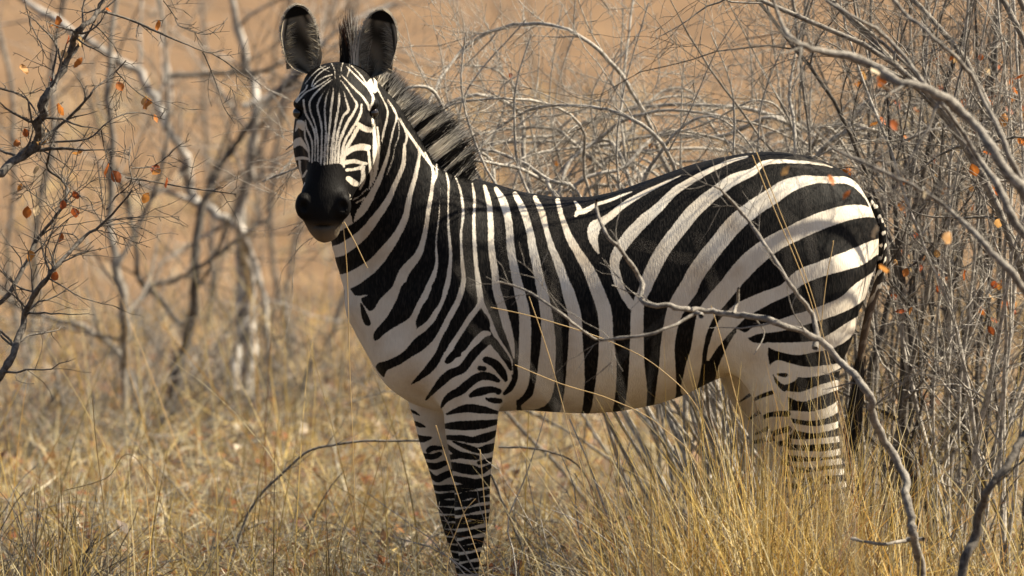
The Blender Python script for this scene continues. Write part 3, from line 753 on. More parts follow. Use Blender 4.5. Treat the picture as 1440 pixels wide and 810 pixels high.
# pale fringe round each ear's edge
for cu, cv, lean_ in ((421, 54, -0.06), (532, 60, 0.07)):
    n_ = 700; th = rng.uniform(0.05, np.pi - 0.05, n_) ; th = np.where(rng.random(n_) < 0.35, rng.uniform(-0.7, 3.84, n_), th)
    cx_, sx_ = np.cos(th), np.sin(th)
    rts = np.array([at(cu + 25 * c_ + lean_ * 46 * s_, cv - 45 * s_, -92 * PX) for c_, s_ in zip(cx_, sx_)])
    dr = np.stack([cx_ + 0.3 * rng.normal(size=n_), 0.2 * rng.normal(size=n_), sx_ + 0.3 * rng.normal(size=n_)], 1); dr /= np.linalg.norm(dr, axis=1)[:, None]
    col_ = np.array((0.72, 0.66, 0.56)) * (0.6 + 0.4 * rng.random((n_, 1)))
    hv, hq, hc = strands(rts, dr, (2.5 + 3.5 * rng.random(n_)) * PX, np.full(n_, 0.0009), col_, col_, n=2)
    hm = raw_mesh("ear_fringe", hv, hq); set_color(hm, "tint", hc); link("ear_fringe", hm, MAT_HAIR, zebra)

# eyes
m_eye, nt, b = new_mat("eye"); b.inputs["Base Color"].default_value = (0.012, 0.007, 0.004, 1); b.inputs["Roughness"].default_value = 0.06; b.inputs["Coat Weight"].default_value = 0.6
import bmesh
for uu, ww in ((420, -137), (524, -136)):
    bm = bmesh.new(); bmesh.ops.create_uvsphere(bm, u_segments=20, v_segments=12, radius=8.3 * PX)
    for f_ in bm.faces: f_.smooth = True
    me = bpy.data.meshes.new("eye"); bm.to_mesh(me); bm.free()
    o = link("eye", me, m_eye); o.location = Q(uu, 159, ww + 4); o.parent = zebra; o.matrix_parent_inverse = zebra.matrix_basis.inverted()

# ---- tubes: used for the tail and for every branch and twig
def tube_arrays(P, R, sides):
    P = np.asarray(P, float); R = np.asarray(R, float); n = len(P)
    tan = np.empty_like(P); tan[1:-1] = P[2:] - P[:-2]; tan[0] = P[1] - P[0]; tan[-1] = P[-1] - P[-2]
    tan /= np.linalg.norm(tan, axis=1)[:, None] + 1e-12
    ref = np.array((0.31, 0.93, 0.17)) if abs(tan[0] @ np.array((0.31, 0.93, 0.17))) < 0.9 else np.array((1.0, 0, 0))
    a = np.cross(tan, ref); a /= np.linalg.norm(a, axis=1)[:, None] + 1e-12
    b = np.cross(tan, a)
    th = np.arange(sides) * 2 * np.pi / sides
    V_ = P[:, None, :] + R[:, None, None] * (np.cos(th)[None, :, None] * a[:, None, :] + np.sin(th)[None, :, None] * b[:, None, :])
    i = np.arange(n - 1)[:, None] * sides; jj = np.arange(sides)[None, :]; j2 = (jj + 1) % sides
    q = np.stack([i + jj, i + j2, i + sides + j2, i + sides + jj], -1).reshape(-1, 4)
    return V_.reshape(-1, 3), q

def crv(pts, n=5):
    A = np.array(pts, float)
    if len(A) < 3: return A
    out = []
    for i in range(len(A) - 1):
        p0 = A[max(i - 1, 0)]; p1 = A[i]; p2 = A[i + 1]; p3 = A[min(i + 2, len(A) - 1)]
        for s in np.linspace(0, 1, n, endpoint=False):
            out.append(0.5 * (2 * p1 + (p2 - p0) * s + (2 * p0 - 5 * p1 + 4 * p2 - p3) * s * s + (3 * p1 - p0 - 3 * p2 + p3) * s ** 3))
    out.append(A[-1]); return np.array(out)

tail_p = crv([Q(*p) for p in ((1218, 282, 2), (1233, 305, 4), (1240, 345, 4), (1236, 392, 2), (1222, 440, 0), (1212, 490, 0), (1208, 530, 0))])
tail_r = np.interp(np.linspace(0, 1, len(tail_p)), [0, .2, .6, 1], [10, 7.5, 6, 5]) * PX
tv, tq = tube_arrays(tail_p, tail_r, 14)
tail_me = raw_mesh("tail", tv, tq)
ts = 405 - K * (tv[:, 2] - Z0); set_float(tail_me, "stripe", np.clip(5 * np.sin(ts / 3.1 + 1.2 * np.sin(tv[:, 0] * 300)) + 1.5, -8, 8)); set_color(tail_me, "tint", np.concatenate([np.tile((0.10, 0.07, 0.05), (len(tv), 1)), (0.9 * np.clip((ts - 385) / 50, 0, 1))[:, None]], 1))
link("tail", tail_me, MAT_COAT, zebra)
n_ = 700
rts = np.array([at(1210 - 4 * s_ + rng.normal() * 3, 500 + 40 * s_, rng.normal() * 3 * PX) for s_ in rng.random(n_)])
dr = np.stack([-0.08 + 0.05 * rng.normal(size=n_), 0.05 * rng.normal(size=n_), -np.ones(n_)], 1); dr /= np.linalg.norm(dr, axis=1)[:, None]
tv, tq, tc_ = strands(rts, dr, (50 + 70 * rng.random(n_)) * PX, np.full(n_, 0.0011), np.tile((0.03, 0.024, 0.02), (n_, 1)), np.tile((0.012, 0.01, 0.01), (n_, 1)), n=3)
tm = raw_mesh("tail_tuft", tv, tq); set_color(tm, "tint", tc_); link("tail_tuft", tm, MAT_HAIR, zebra)
# ================================================================== VEGETATION
def bark(name, c0, c1, scale=60):
    m, nt, b = new_mat(name)
    L = nt.links
    tc = nd(nt, "ShaderNodeTexCoord")
    n = nd(nt, "ShaderNodeTexNoise"); n.inputs["Scale"].default_value = scale; n.inputs["Detail"].default_value = 5; n.inputs["Roughness"].default_value = 0.7
    L.new(tc.outputs["Object"], n.inputs["Vector"])
    r = ramp(nt, [(0.34, c0), (0.62, c1)]); L.new(n.outputs["Fac"], r.inputs[0]); L.new(r.outputs[0], b.inputs["Base Color"])
    b.inputs["Roughness"].default_value = 0.85; b.inputs["Specular IOR Level"].default_value = 0.25
    bp_ = nd(nt, "ShaderNodeBump"); bp_.inputs["Distance"].default_value = 0.004; bp_.inputs["Strength"].default_value = 0.7
    L.new(n.outputs["Fac"], bp_.inputs["Height"]); L.new(bp_.outputs[0], b.inputs["Normal"])
    return m
BARK_DARK = bark("bark_dark", (0.030, 0.025, 0.022), (0.16, 0.14, 0.12))
BARK_GREY = bark("bark_grey", (0.075, 0.065, 0.055), (0.30, 0.27, 0.235))
BARK_PALE = bark("bark_pale", (0.15, 0.135, 0.115), (0.52, 0.475, 0.42))
BARK_DAPPLE = bark("bark_dappled", (0.06, 0.05, 0.045), (0.55, 0.51, 0.46), 16)

def unit(v): return v / (np.linalg.norm(v) + 1e-12)

def wander(p, d, L, r0, r1, jit=0.16, pull=(0, 0, 0), seg=0.05):
    n = max(3, int(L / seg)); P = [np.array(p, float)]; d = unit(np.array(d, float)); pull = np.array(pull, float)
    for i in range(n):
        d = unit(d + rng.normal(size=3) * jit + pull * (seg / 0.05) * 0.1)
        P.append(P[-1] + d * (L / n))
    return np.array(P), np.linspace(r0, r1, n + 1)

def shoots(P, R, count, Lr, lvl, out, ang=(0.5, 1.1), jit=0.17, pull=(0, 0, 0), start=0.2, rr=0.6, rmin=0.0010, flat=0.0, kids=(3, 0.5)):
    """side twigs off a limb, and twigs off those"""
    n = len(P)
    for _ in range(count):
        i = int((start + (1 - start) * rng.random()) * (n - 1)); i = min(max(i, 1), n - 1)
        t = unit(P[i] - P[i - 1]); x = unit(np.cross(t, rng.normal(size=3)))
        a = rng.uniform(*ang); d = t * math.cos(a) + x * math.sin(a)
        d[1] *= (1 - flat)
        L = rng.uniform(*Lr)
        Pc, Rc = wander(P[i], d, L, max(R[i] * rr, rmin), rmin * 0.7, jit, pull, seg=max(0.025, L / 9))
        out.append((Pc, Rc))
        if lvl > 0:
            shoots(Pc, Rc, max(1, int(rng.poisson(kids[0]))), (Lr[0] * kids[1], Lr[1] * kids[1]), lvl - 1, out, ang, jit, pull, 0.2, rr, rmin, flat, kids)

def spurs(lines, per_m, out, L=(0.006, 0.022)):
    for P, R in list(lines):
        ln_ = np.linalg.norm(np.diff(P, axis=0), axis=1).sum()
        if R[0] < 0.0011: continue
        for _ in range(int(per_m * ln_)):
            i = rng.integers(1, len(P)); q = rng.random(); p = P[i - 1] * q + P[i] * (1 - q)
            t = unit(P[i] - P[i - 1]); x = unit(np.cross(t, rng.normal(size=3)))
            e = p + unit(x + 0.6 * t) * (rng.uniform(*L) + R[i])
            out.append((np.array([p, e]), np.array([0.0011, 0.0007])))

def tubes_mesh(name, lines, sides=5):
    vs, qs, off = [], [], 0
    for P, R in lines:
        s = sides if R[0] > 0.004 else min(sides, 4)
        if R[0] < 0.0022: s = 3
        v, q = tube_arrays(P, R, s)
        vs.append(v); qs.append(q + off); off += len(v)
    return raw_mesh(name, np.concatenate(vs), np.concatenate(qs))

def rough(P, R, amp=0.10):
    """knots and swellings along a limb"""
    P = np.array(P); R = np.array(R); n = len(R)
    def smooth(a): 
        q = np.concatenate([a[:1]] * 3 + [a] + [a[-1:]] * 3); return sum(q[i:i + n] for i in range(7)) / 2.65
    R = R * (1 + amp * smooth(rng.normal(size=n)) + (rng.random(n) < 0.07) * 0.28)
    return P + smooth(rng.normal(size=P.shape)) * R[:, None] * 0.7, R

def limb(pts, y, r0, r1, n=5, wob=0.0):
    """limb through survey points at depth y (or per-point depth), tapering r0 to r1"""
    Pw = []
    for i, p in enumerate(pts):
        yy = p[2] if len(p) > 2 else y
        Pw.append(at(p[0], p[1], yy + wob * math.sin(i * 1.3)))
    P = crv(Pw, n)
    return rough(P, np.linspace(r0, r1, len(P)))

# ---- leaves: small curled ovals, one object each
def leaf_mesh(k):
    r_ = np.random.default_rng(k)
    n, m = 7, 5
    V_ = []
    for i in range(n):
        s = i / (n - 1); w = 0.42 * math.sin(math.pi * min(max(s, 0.03), 0.985)) ** 0.8
        for j in range(m):
            q = j / (m - 1) * 2 - 1
            V_.append((q * w, s, (0.25 + 0.2 * r_.random()) * abs(q) * w + (0.35 + 0.1 * k) * s * s * 0.8 + 0.04 * r_.normal()))
    g = np.arange(n * m).reshape(n, m)
    return raw_mesh("leaf", np.array(V_), np.stack([g[:-1, :-1], g[:-1, 1:], g[1:, 1:], g[1:, :-1]], -1).reshape(-1, 4))
def leaf_material():
    m, nt, b = new_mat("dry_leaf")
    L = nt.links
    oi = nd(nt, "ShaderNodeObjectInfo")
    r = ramp(nt, [(0.0, (0.34, 0.08, 0.025)), (0.3, (0.50, 0.14, 0.025)), (0.65, (0.66, 0.26, 0.05)), (0.86, (0.60, 0.36, 0.14)), (1.0, (0.66, 0.55, 0.38))])
    L.new(oi.outputs["Random"], r.inputs[0]); L.new(r.outputs[0], b.inputs["Base Color"])
    b.inputs["Roughness"].default_value = 0.6
    tr = nd(nt, "ShaderNodeBsdfTranslucent"); L.new(r.outputs[0], tr.inputs["Color"])
    mx = nd(nt, "ShaderNodeMixShader"); mx.inputs[0].default_value = 0.45
    L.new(b.outputs[0], mx.inputs[1]); L.new(tr.outputs[0], mx.inputs[2]); L.new(mx.outputs[0], nt.nodes["Material Output"].inputs["Surface"])
    return m
MAT_LEAF = leaf_material()
LEAVES = [leaf_mesh(k) for k in range(4)]
for me in LEAVES: me.materials.append(MAT_LEAF)
def put_leaf(p, parent, size):
    o = bpy.data.objects.new("leaf", LEAVES[rng.integers(4)])
    COL.objects.link(o)
    o.location = p; o.scale = (size, size, size)
    o.rotation_euler = (rng.uniform(-2.6, -0.6), rng.uniform(-0.7, 0.7), rng.uniform(0, 6.28))
    o.parent = parent; o.matrix_parent_inverse = parent.matrix_basis.inverted()

def shrub(name, label, cat, base, stems, twigs, mat, group=None, leaves=0, leaf_at=None, leaf_size=(0.02, 0.034), stem_name="stem", twig_name="twigs", sides=7, leaf_box=None):
    t = thing(name, label, cat, base, group)
    for P, R in stems:
        link(stem_name, tubes_mesh(stem_name, [(P, R)], sides), mat, t)
    if twigs:
        link(twig_name, tubes_mesh(twig_name, twigs, 4), mat, t)["kind"] = "stuff"
    pool = list(twigs)
    k = 0; tries = 0
    while k < leaves and tries < leaves * 60:
        tries += 1
        P, R = pool[rng.integers(len(pool))]
        p = P[rng.integers(len(P) // 2, len(P))]
        if leaf_box is not None:
            d = p[1] + CAM_D; u = 720 + p[0] / d * FPX; v = 405 + ((CAM_H - p[2]) / d - math.tan(PITCH)) * FPX
            if not (leaf_box[0] < u < leaf_box[2] and leaf_box[1] < v < leaf_box[3]): continue
        put_leaf(p, t, rng.uniform(*leaf_size)); k += 1
    for (u, v, y) in (leaf_at or ()):
        put_leaf(at(u, v, y), t, rng.uniform(*leaf_size) * 1.15)
    return t

def ground_pt(u, y):
    x = (u - 720) / FPX * (y + CAM_D) / CP
    return np.array((x, y, float(ground_z(x, y)) - 0.02))

# ---- the dark thorny shrub at the left, level with the zebra
y = -0.15
b0 = ground_pt(-170, y)
def from_base(u_, v_, yy, *mid):
    return [b0] + [at(a, c, yy) for a, c in mid]
def px_limb(pts, yy, r0, r1, pre=None, n=5):
    P = crv(([np.array(q) for q in pre] if pre else []) + [at(p[0], p[1], yy + 0.05 * math.sin(i * 1.9)) for i, p in enumerate(pts)], n)
    return rough(P, np.linspace(r0, r1, len(P)))
main = px_limb([(-120, 640), (-70, 380), (-30, 262), (0, 238), (48, 211), (56, 174), (67, 141), (85, 104), (104, 67), (111, 41), (130, 18), (148, -4), (165, -30)], y, 0.016, 0.0045, [b0])
main2 = px_limb([(-110, 700), (-50, 610), (0, 541), (22, 495), (35, 451), (50, 413), (76, 375), (113, 338), (151, 312), (187, 268)], y - 0.1, 0.014, 0.0018, [b0])
main3 = px_limb([(-120, 560), (-60, 470), (0, 426), (25, 388), (50, 338), (79, 300), (92, 281), (89, 256), (67, 237), (70, 212), (82, 178)], y + 0.1, 0.009, 0.002, [b0])
subs = [px_limb(p, y + dy, r, 0.0011) for p, dy, r in (
    ([(52, 205), (78, 198), (126, 193), (159, 167), (193, 159), (230, 168)], 0.02, 0.0036), ([(60, 200), (85, 174), (119, 141), (137, 122), (163, 100), (178, 84)], -0.03, 0.0045),
    ([(141, 11), (185, 30), (237, 52), (281, 70), (304, 78), (355, 115)], 0.03, 0.0042), ([(285, 72), (304, 119), (315, 152), (330, 174)], 0.05, 0.002),
    ([(148, 293), (167, 274), (185, 256), (181, 230), (183, 207)], 0, 0.0026), ([(178, 248), (230, 259), (274, 267), (333, 274)], 0, 0.0026), ([(185, 237), (215, 233), (237, 219), (252, 204)], 0, 0.0022),
    ([(144, 185), (148, 211), (163, 259), (167, 274)], 0, 0.0018), ([(163, 100), (185, 122), (215, 145), (235, 156)], 0, 0.002), ([(0, 122), (35, 137), (56, 167), (74, 193)], 0, 0.003), ([(67, 237), (37, 268), (60, 260)], 0, 0.0012),
    ([(35, 0), (45, 35), (60, 70), (58, 95)], 0.05, 0.002), ([(230, 0), (245, 22), (255, 38), (295, 48), (320, 25)], -0.03, 0.002), ([(50, 413), (20, 400), (-20, 360)], 0, 0.003), ([(76, 375), (60, 352), (58, 320), (70, 300)], 0, 0.002),
    ([(35, 451), (28, 430), (8, 424), (-10, 440)], 0, 0.002), ([(151, 312), (165, 340), (130, 352), (100, 350)], 0, 0.0014))]
tw = list(subs)
for P, R in (main, main2, main3):
    shoots(P, R, 26, (0.10, 0.28), 1, tw, start=0.35, rr=0.42, jit=0.2, kids=(3, 0.5), flat=0.4)
for P, R in subs:
    shoots(P, R, 7, (0.03, 0.13), 1, tw, start=0.1, rr=0.6, jit=0.2, kids=(2, 0.45), flat=0.4)
spurs(tw, 26, tw, (0.004, 0.014))
shrub("thorn_shrub", "dark-barked thorny shrub with a few rust-red leaves left of the zebra's head", "shrub", b0, [main, main2, main3], tw, BARK_DARK, leaves=20, leaf_size=(0.020, 0.036), stem_name="branch", leaf_box=(0, 0, 270, 470),
      leaf_at=[(30, 90, y), (80, 22, y), (108, 48, y), (88, 70, y), (70, 108, y), (165, 115, y), (207, 138, y), (153, 230, y), (158, 240, y), (215, 240, y), (103, 292, y), (52, 233, y), (40, 352, y), (22, 196, y), (38, 290, y), (205, 135, y)])

# ---- right foreground shrub whose grey limbs sweep over the rump, nearer than the zebra
y = -2.3
b1 = ground_pt(1640, y)
st = [px_limb([(1600, 560), (1530, 380), (1440, 264), (1396, 212), (1356, 168), (1317, 133), (1272, 114), (1228, 89), (1173, 72), (1129, 62), (1104, 44), (1086, 5), (1070, -40)], y, 0.016, 0.0042, [b1]),
      px_limb([(1600, 640), (1520, 440), (1440, 322), (1415, 281), (1376, 222), (1336, 163), (1302, 119), (1272, 84), (1237, 44), (1203, 25), (1158, 0)], y + 0.4, 0.011, 0.0032, [b1]),
      px_limb([(1560, 600), (1480, 460), (1425, 380), (1381, 336), (1336, 296), (1287, 262), (1237, 237), (1178, 212), (1144, 178)], y - 0.1, 0.010, 0.0026, [b1]),
      px_limb([(1500, 420), (1450, 300), (1423, 227), (1410, 183), (1381, 133), (1351, 89), (1317, 49), (1267, 10), (1240, -20)], y + 0.3, 0.008, 0.004, [at(1600, 560, y)])]
tw = []
for P, R in st: shoots(P, R, 9, (0.10, 0.35), 1, tw, start=0.45, rr=0.35, jit=0.16, kids=(2, 0.5), flat=0.6, rmin=0.0011)
shrub("bare_shrub", "leafless grey shrub whose long limbs arch above the zebra's rump", "shrub", b1, st, tw, BARK_GREY, leaves=6, leaf_size=(0.02, 0.034), stem_name="branch", leaf_box=(1100, 100, 1440, 420), leaf_at=[(1232, 316, y), (1238, 372, y), (1165, 245, y), (1225, 95, y), (1240, 120, y), (1195, 268, y)])

# ---- the branch crossing the flank
y = -1.25
b2 = ground_pt(1300, y)
st = [px_limb([(1301, 880), (1299, 810), (1294, 754), (1279, 714), (1259, 648), (1235, 590), (1212, 544), (1183, 509), (1148, 480), (1090, 457), (1038, 442), (991, 437), (951, 434), (907, 428), (901, 393), (881, 358), (852, 329), (838, 290), (836, 280)], y, 0.0135, 0.0032, [b2], n=6),
      px_limb([(1150, 482), (1142, 445), (1119, 405), (1090, 364), (1049, 306), (1016, 268), (1006, 262)], y, 0.0065, 0.0030),
      px_limb([(990, 439), (974, 443), (930, 462), (875, 474), (843, 477), (818, 464), (778, 432), (734, 405), (700, 396)], y - 0.15, 0.0055, 0.0022)]
st[0][1][:] = np.interp(np.linspace(0, 1, len(st[0][1])), [0, .35, .6, .78, 1], [0.0125, 0.0100, 0.0072, 0.0062, 0.0035]) * (1 + 0.07 * rng.normal(size=len(st[0][1])))
tw = [px_limb([(1030, 441), (1036, 425), (1040, 405)], y, 0.005, 0.0035), px_limb([(1297, 762), (1270, 763), (1240, 763), (1193, 760)], y, 0.006, 0.0045), px_limb([(905, 415), (880, 408), (860, 400)], y, 0.0022, 0.0012),
      px_limb([(1060, 448), (1075, 470), (1060, 500)], y, 0.002, 0.0011)]
for P, R in st: shoots(P, R, 8, (0.05, 0.2), 1, tw, start=0.3, rr=0.3, jit=0.18, kids=(2, 0.5), flat=0.5)
shrub("bare_shrub", "single crooked grey sapling bending in front of the zebra's flank", "shrub", b2, st, tw, BARK_GREY, stem_name="branch")
y = -1.9
b3 = ground_pt(1330, y)
st = [px_limb([(1352, 815), (1370, 749), (1395, 683), (1416, 643), (1442, 595), (1490, 520), (1560, 430)], y, 0.011, 0.007, [b3])]
tw = []; shoots(*st[0], 7, (0.1, 0.3), 1, tw, start=0.3, rr=0.3, flat=0.5)
shrub("bare_shrub", "short dark stem leaning out of the grass right of the crooked sapling", "shrub", b3, st, tw, BARK_DARK, stem_name="branch")

# ---- thin twiggy shrubs close to the viewer, far out of focus
for bx, yv, tops, lab in ((0.30, -6.3, [(640, 372), (780, 300), (830, 380)], "wispy leafless shrub standing well in front of the zebra's shoulder"),
                         (0.75, -6.8, [(980, 330), (1100, 330), (1150, 390), (1120, 180)], "wispy leafless shrub standing well in front of the zebra's rump")):
    gb = np.array((bx, yv, float(ground_z(bx, yv)) - 0.02)); st, tw = [], []
    for (u_, v_) in tops:
        e_ = at(u_, v_, yv + rng.uniform(-0.4, 0.4)); mid = gb * 0.45 + e_ * 0.55 + np.array((0.10 * rng.normal(), 0.05 * rng.normal(), 0.06))
        P = crv([gb, gb * 0.75 + mid * 0.25 + rng.normal(size=3) * 0.02, mid, e_], 8); R = np.linspace(0.0019, 0.0009, len(P)); st.append((P, R))
        shoots(P, R, 4, (0.08, 0.3), 0, tw, start=0.6, rr=0.6, jit=0.12, rmin=0.0008)
    shrub("wispy_shrub", lab, "shrub", gb, st, tw, BARK_GREY, sides=4)

# ---- thicket of upright stems at the right, behind the rump
labels = ["tall dark-trunked small tree with a knotted fork beside the zebra's rump", "multi-stemmed grey shrub directly behind the zebra's tail", "clump of pale upright stems right of the dark knotted trunk",
          "sparse upright shrub at the thicket's outer edge", "rust-leaved shrub at the back of the thicket", "leaning grey shrub between the dark trunk and the zebra's hindquarters", "dense fine-twigged shrub deepest in the thicket", "loose grey shrub behind the zebra's croup"]
specs = [(1283, 0.9, 4, 0.016, BARK_DARK, 22), (1222, 1.1, 8, 0.0105, BARK_GREY, 16), (1345, 0.6, 7, 0.0080, BARK_PALE, 14), (1425, 0.5, 7, 0.0085, BARK_PALE, 12), (1380, 1.6, 9, 0.0105, BARK_DARK, 20), (1255, 1.9, 6, 0.0090, BARK_DARK, 8), (1330, 3.0, 10, 0.0105, BARK_DARK, 6), (1180, 3.2, 6, 0.0075, BARK_GREY, 4)]
for (ub, yb, ns, r0, mat, nl), lab in zip(specs, labels):
    gb = ground_pt(ub, yb); st, tw = [], []
    for i in range(ns):
        p0 = gb + np.array((rng.normal() * (0.10 if i else 0), rng.normal() * 0.12, 0)); p0[2] = float(ground_z(p0[0], p0[1])) - 0.02
        d = np.array((rng.normal() * (0.13 if i else 0.02), rng.normal() * 0.10, 1.0)); L = rng.uniform(1.5, 2.5)
        P, R = wander(p0, d, L, r0 * (1 if i == 0 else rng.uniform(0.55, 1.0)), r0 * 0.22, 0.055 if i else 0.03, (0, 0, 0.25), 0.06)
        P, R = rough(P, R, 0.12); st.append((P, R))
        shoots(P, R, 10, (0.22, 0.75), 2, tw, ang=(0.35, 1.0), start=0.15, rr=0.5, jit=0.21, pull=(0, 0, 0.06), kids=(2.4, 0.52), flat=0.25)
    spurs(st + tw, 9, tw)
    shrub("thicket_tree" if ub == 1283 else "thicket_shrub", lab, "tree" if ub == 1283 else "shrub", gb, st, tw, mat, group="thicket at the right", leaves=nl, leaf_size=(0.020, 0.036), leaf_box=(1090, 60, 1440, 460))

# ---- thorn tree added just outside the view, its crown dappling the rump with shade
gb = ground_pt(1560, 0.3); st, tw = [], []
for i in range(9):
    e_ = np.array((rng.uniform(0.35, 1.5), rng.uniform(-0.55, 0.6), rng.uniform(1.85, 2.5)))
    m_ = gb * 0.45 + e_ * 0.55 + np.array((0.25, 0, 0.35)) + rng.normal(size=3) * 0.06
    P = crv([gb + rng.normal(size=3) * np.array((0.03, 0.03, 0)), gb * 0.8 + m_ * 0.2 + np.array((0.08, 0, 0.05)), m_, e_ * 0.8 + m_ * 0.2 + rng.normal(size=3) * 0.05, e_], 8)
    P, R = rough(P, np.linspace(0.016, 0.0035, len(P)) * rng.uniform(0.6, 1)); st.append((P, R))
    shoots(P, R, 14, (0.15, 0.55), 2, tw, ang=(0.4, 1.1), start=0.4, rr=0.5, jit=0.16, kids=(3, 0.5))
spurs(st + tw, 6, tw)
shrub("added_thorn_tree", "thorn tree rooted beyond the thicket, its twiggy crown hanging over the zebra's rump", "tree", gb, st, tw, BARK_GREY, leaves=26, leaf_size=(0.02, 0.034), stem_name="branch", twig_name="crown")

# ---- arching bare canes behind the zebra's back
y = 1.3
b4 = ground_pt(1090, y)
arcs = [[(965, 520), (955, 330), (930, 220), (890, 130), (850, 75), (800, 40), (750, 28), (700, 38), (655, 65), (622, 105), (600, 150), (590, 190)],
        [(1000, 520), (1180, 330), (1180, 230), (1100, 170), (1000, 150), (900, 152), (840, 165), (780, 190), (720, 196), (680, 212), (655, 245), (640, 280)],
        [(960, 520), (965, 300), (930, 200), (880, 165), (830, 150), (760, 152), (700, 182), (655, 230)],
        [(980, 500), (1120, 230), (1085, 165), (1020, 190), (930, 192), (840, 206), (760, 216), (690, 240)],
        [(960, 520), (890, 260), (880, 130), (890, 0), (900, -60)], 
        [(990, 520), (1110, 260), (1115, 120), (1130, 30), (1150, -50)], [(955, 500), (810, 330), (760, 240), (740, 150), (700, 100), (640, 90)]]
st, tw = [], []
for i, a in enumerate(arcs):
    P = crv([b4 + np.array((rng.normal() * 0.08, rng.normal() * 0.08, 0))] + [at(u_, v_, y + 0.5 * math.sin(i * 2.2) + 0.12 * math.sin(j + i)) for j, (u_, v_) in enumerate(a)], 5)
    P, R = rough(P, np.linspace(0.0085, 0.003, len(P)) * rng.uniform(0.75, 1.1)); st.append((P, R))
    shoots(P, R, 16, (0.15, 0.6), 1, tw, ang=(0.3, 1.0), start=0.35, rr=0.4, jit=0.13, pull=(0, 0, -0.10), kids=(3, 0.5), flat=0.2)
for i in range(34):
    u0 = rng.uniform(700, 1190); u1 = u0 + rng.choice((-1, 1)) * rng.uniform(160, 420); va = rng.uniform(120, 225); yy = y + rng.uniform(-0.5, 0.9)
    pts = [(u0, 330), (u0 * 0.8 + u1 * 0.2, va + 40), (u0 * 0.55 + u1 * 0.45, va), (u0 * 0.25 + u1 * 0.75, va + rng.uniform(10, 40)), (u1, va + rng.uniform(50, 130))]
    P = crv([b4 + np.array((rng.normal() * 0.15, rng.normal() * 0.1, 0))] + [at(a_ + 14 * rng.normal(), c_ + 12 * rng.normal(), yy + 0.1 * rng.normal()) for a_, c_ in pts], 6)
    P, R = rough(P, np.linspace(0.0085, 0.0026, len(P)) * rng.uniform(0.55, 1.15)); st.append((P, R))
    shoots(P, R, 9, (0.10, 0.45), 1, tw, ang=(0.3, 1.0), start=0.35, rr=0.4, jit=0.15, pull=(0, 0, -0.05), kids=(2, 0.5), flat=0.2)
for i in range(16):
    u0 = rng.uniform(650, 1150); yy = y + rng.uniform(-0.6, 0.6)
    P = crv([b4 + np.array((rng.normal() * 0.15, rng.normal() * 0.1, 0)), at(u0 * 0.6 + 384, 380, yy), at(u0, 260, yy), at(u0 + rng.normal() * 15, 140, yy), at(u0 + rng.normal() * 40, rng.uniform(-30, 90), yy)], 6)
    P, R = rough(P, np.linspace(0.0055, 0.0016, len(P))); st.append((P, R)); shoots(P, R, 9, (0.08, 0.3), 1, tw, start=0.45, rr=0.45, jit=0.15, kids=(2, 0.5))
spurs(st + tw, 28, tw)
shrub("arching_shrub", "bare shrub of pale arching canes tangled behind the zebra's back", "shrub", b4, st, tw, BARK_PALE, leaves=7, leaf_size=(0.016, 0.026), stem_name="cane", leaf_box=(620, 20, 1180, 250))
y = 3.2
b5 = ground_pt(1010, y); st, tw = [], []
for i in range(12):
    d = np.array((rng.normal() * 0.55 - 0.35, rng.normal() * 0.25, 1.0))
    P, R = wander(b5 + rng.normal(size=3) * np.array((0.2, 0.1, 0)), d, rng.uniform(1.3, 2.0), 0.007, 0.002, 0.07, (0, 0, -0.28), 0.06); st.append((P, R))
    shoots(P, R, 18, (0.15, 0.55), 1, tw, start=0.3, rr=0.45, jit=0.14, kids=(3, 0.5))
shrub("tangled_shrub", "low grey tangle of twigs between the zebra's withers and the arching canes", "shrub", b5, st, tw, BARK_GREY, stem_name="cane")

# ---- blurred trees at the left, well behind the zebra
def far_tree(name, label, y, base_u, limbs, mat, ntw, Lr, group="trees behind at the left", pull=(0, 0, 0.05)):
    gb = ground_pt(base_u, y); st, tw = [], []
    for k_, (pts, r0, r1, rooted) in enumerate(limbs):
        pre = [gb + np.array((0.05 * rng.normal(), 0.05 * rng.normal(), 0))] if rooted else None
        P, R = px_limb(pts, y + 0.15 * math.sin(k_ * 2.0), r0, r1, pre); st.append((P, R))
        shoots(P, R, ntw, Lr, 2, tw, start=0.25, rr=0.4, jit=0.12, pull=pull, kids=(2, 0.55), rmin=0.0016)
    return shrub(name, label, "tree", gb, st, tw, mat, group, stem_name="trunk", twig_name="crown")
far_tree("background_tree", "grey tree with a dappled leaning limb, behind the zebra's face", 7.5, 352,
         [([(345, 520), (342, 400), (338, 320), (311, 296), (281, 267), (267, 230), (237, 185), (207, 133), (178, 93), (111, 48), (55, 18), (0, -20)], 0.027, 0.012, True),
          ([(341, 420), (336, 300), (345, 230), (356, 167), (356, 122), (341, 74), (326, 0), (318, -60)], 0.022, 0.012, True),
          ([(338, 300), (365, 380), (372, 450), (380, 520)], 0.014, 0.012, False), ([(356, 160), (395, 120), (430, 80), (480, 40), (560, 0)], 0.013, 0.007, False)], BARK_DAPPLE, 9, (0.3, 0.9))
far_tree("background_tree", "dark slender forked tree between two grey ones left of the zebra", 7.0, 228,
         [([(233, 577), (252, 464), (268, 380), (283, 300), (300, 245), (333, 196), (356, 165), (390, 130), (440, 90)], 0.024, 0.010, True), ([(252, 464), (225, 420), (198, 390), (194, 340), (180, 300), (165, 250), (140, 180), (110, 100)], 0.013, 0.007, False),
          ([(205, 400), (245, 395), (285, 370), (340, 330), (390, 300)], 0.011, 0.006, False), ([(240, 110), (300, 105), (370, 98), (410, 80)], 0.010, 0.006, False)], BARK_DARK, 8, (0.3, 0.9))
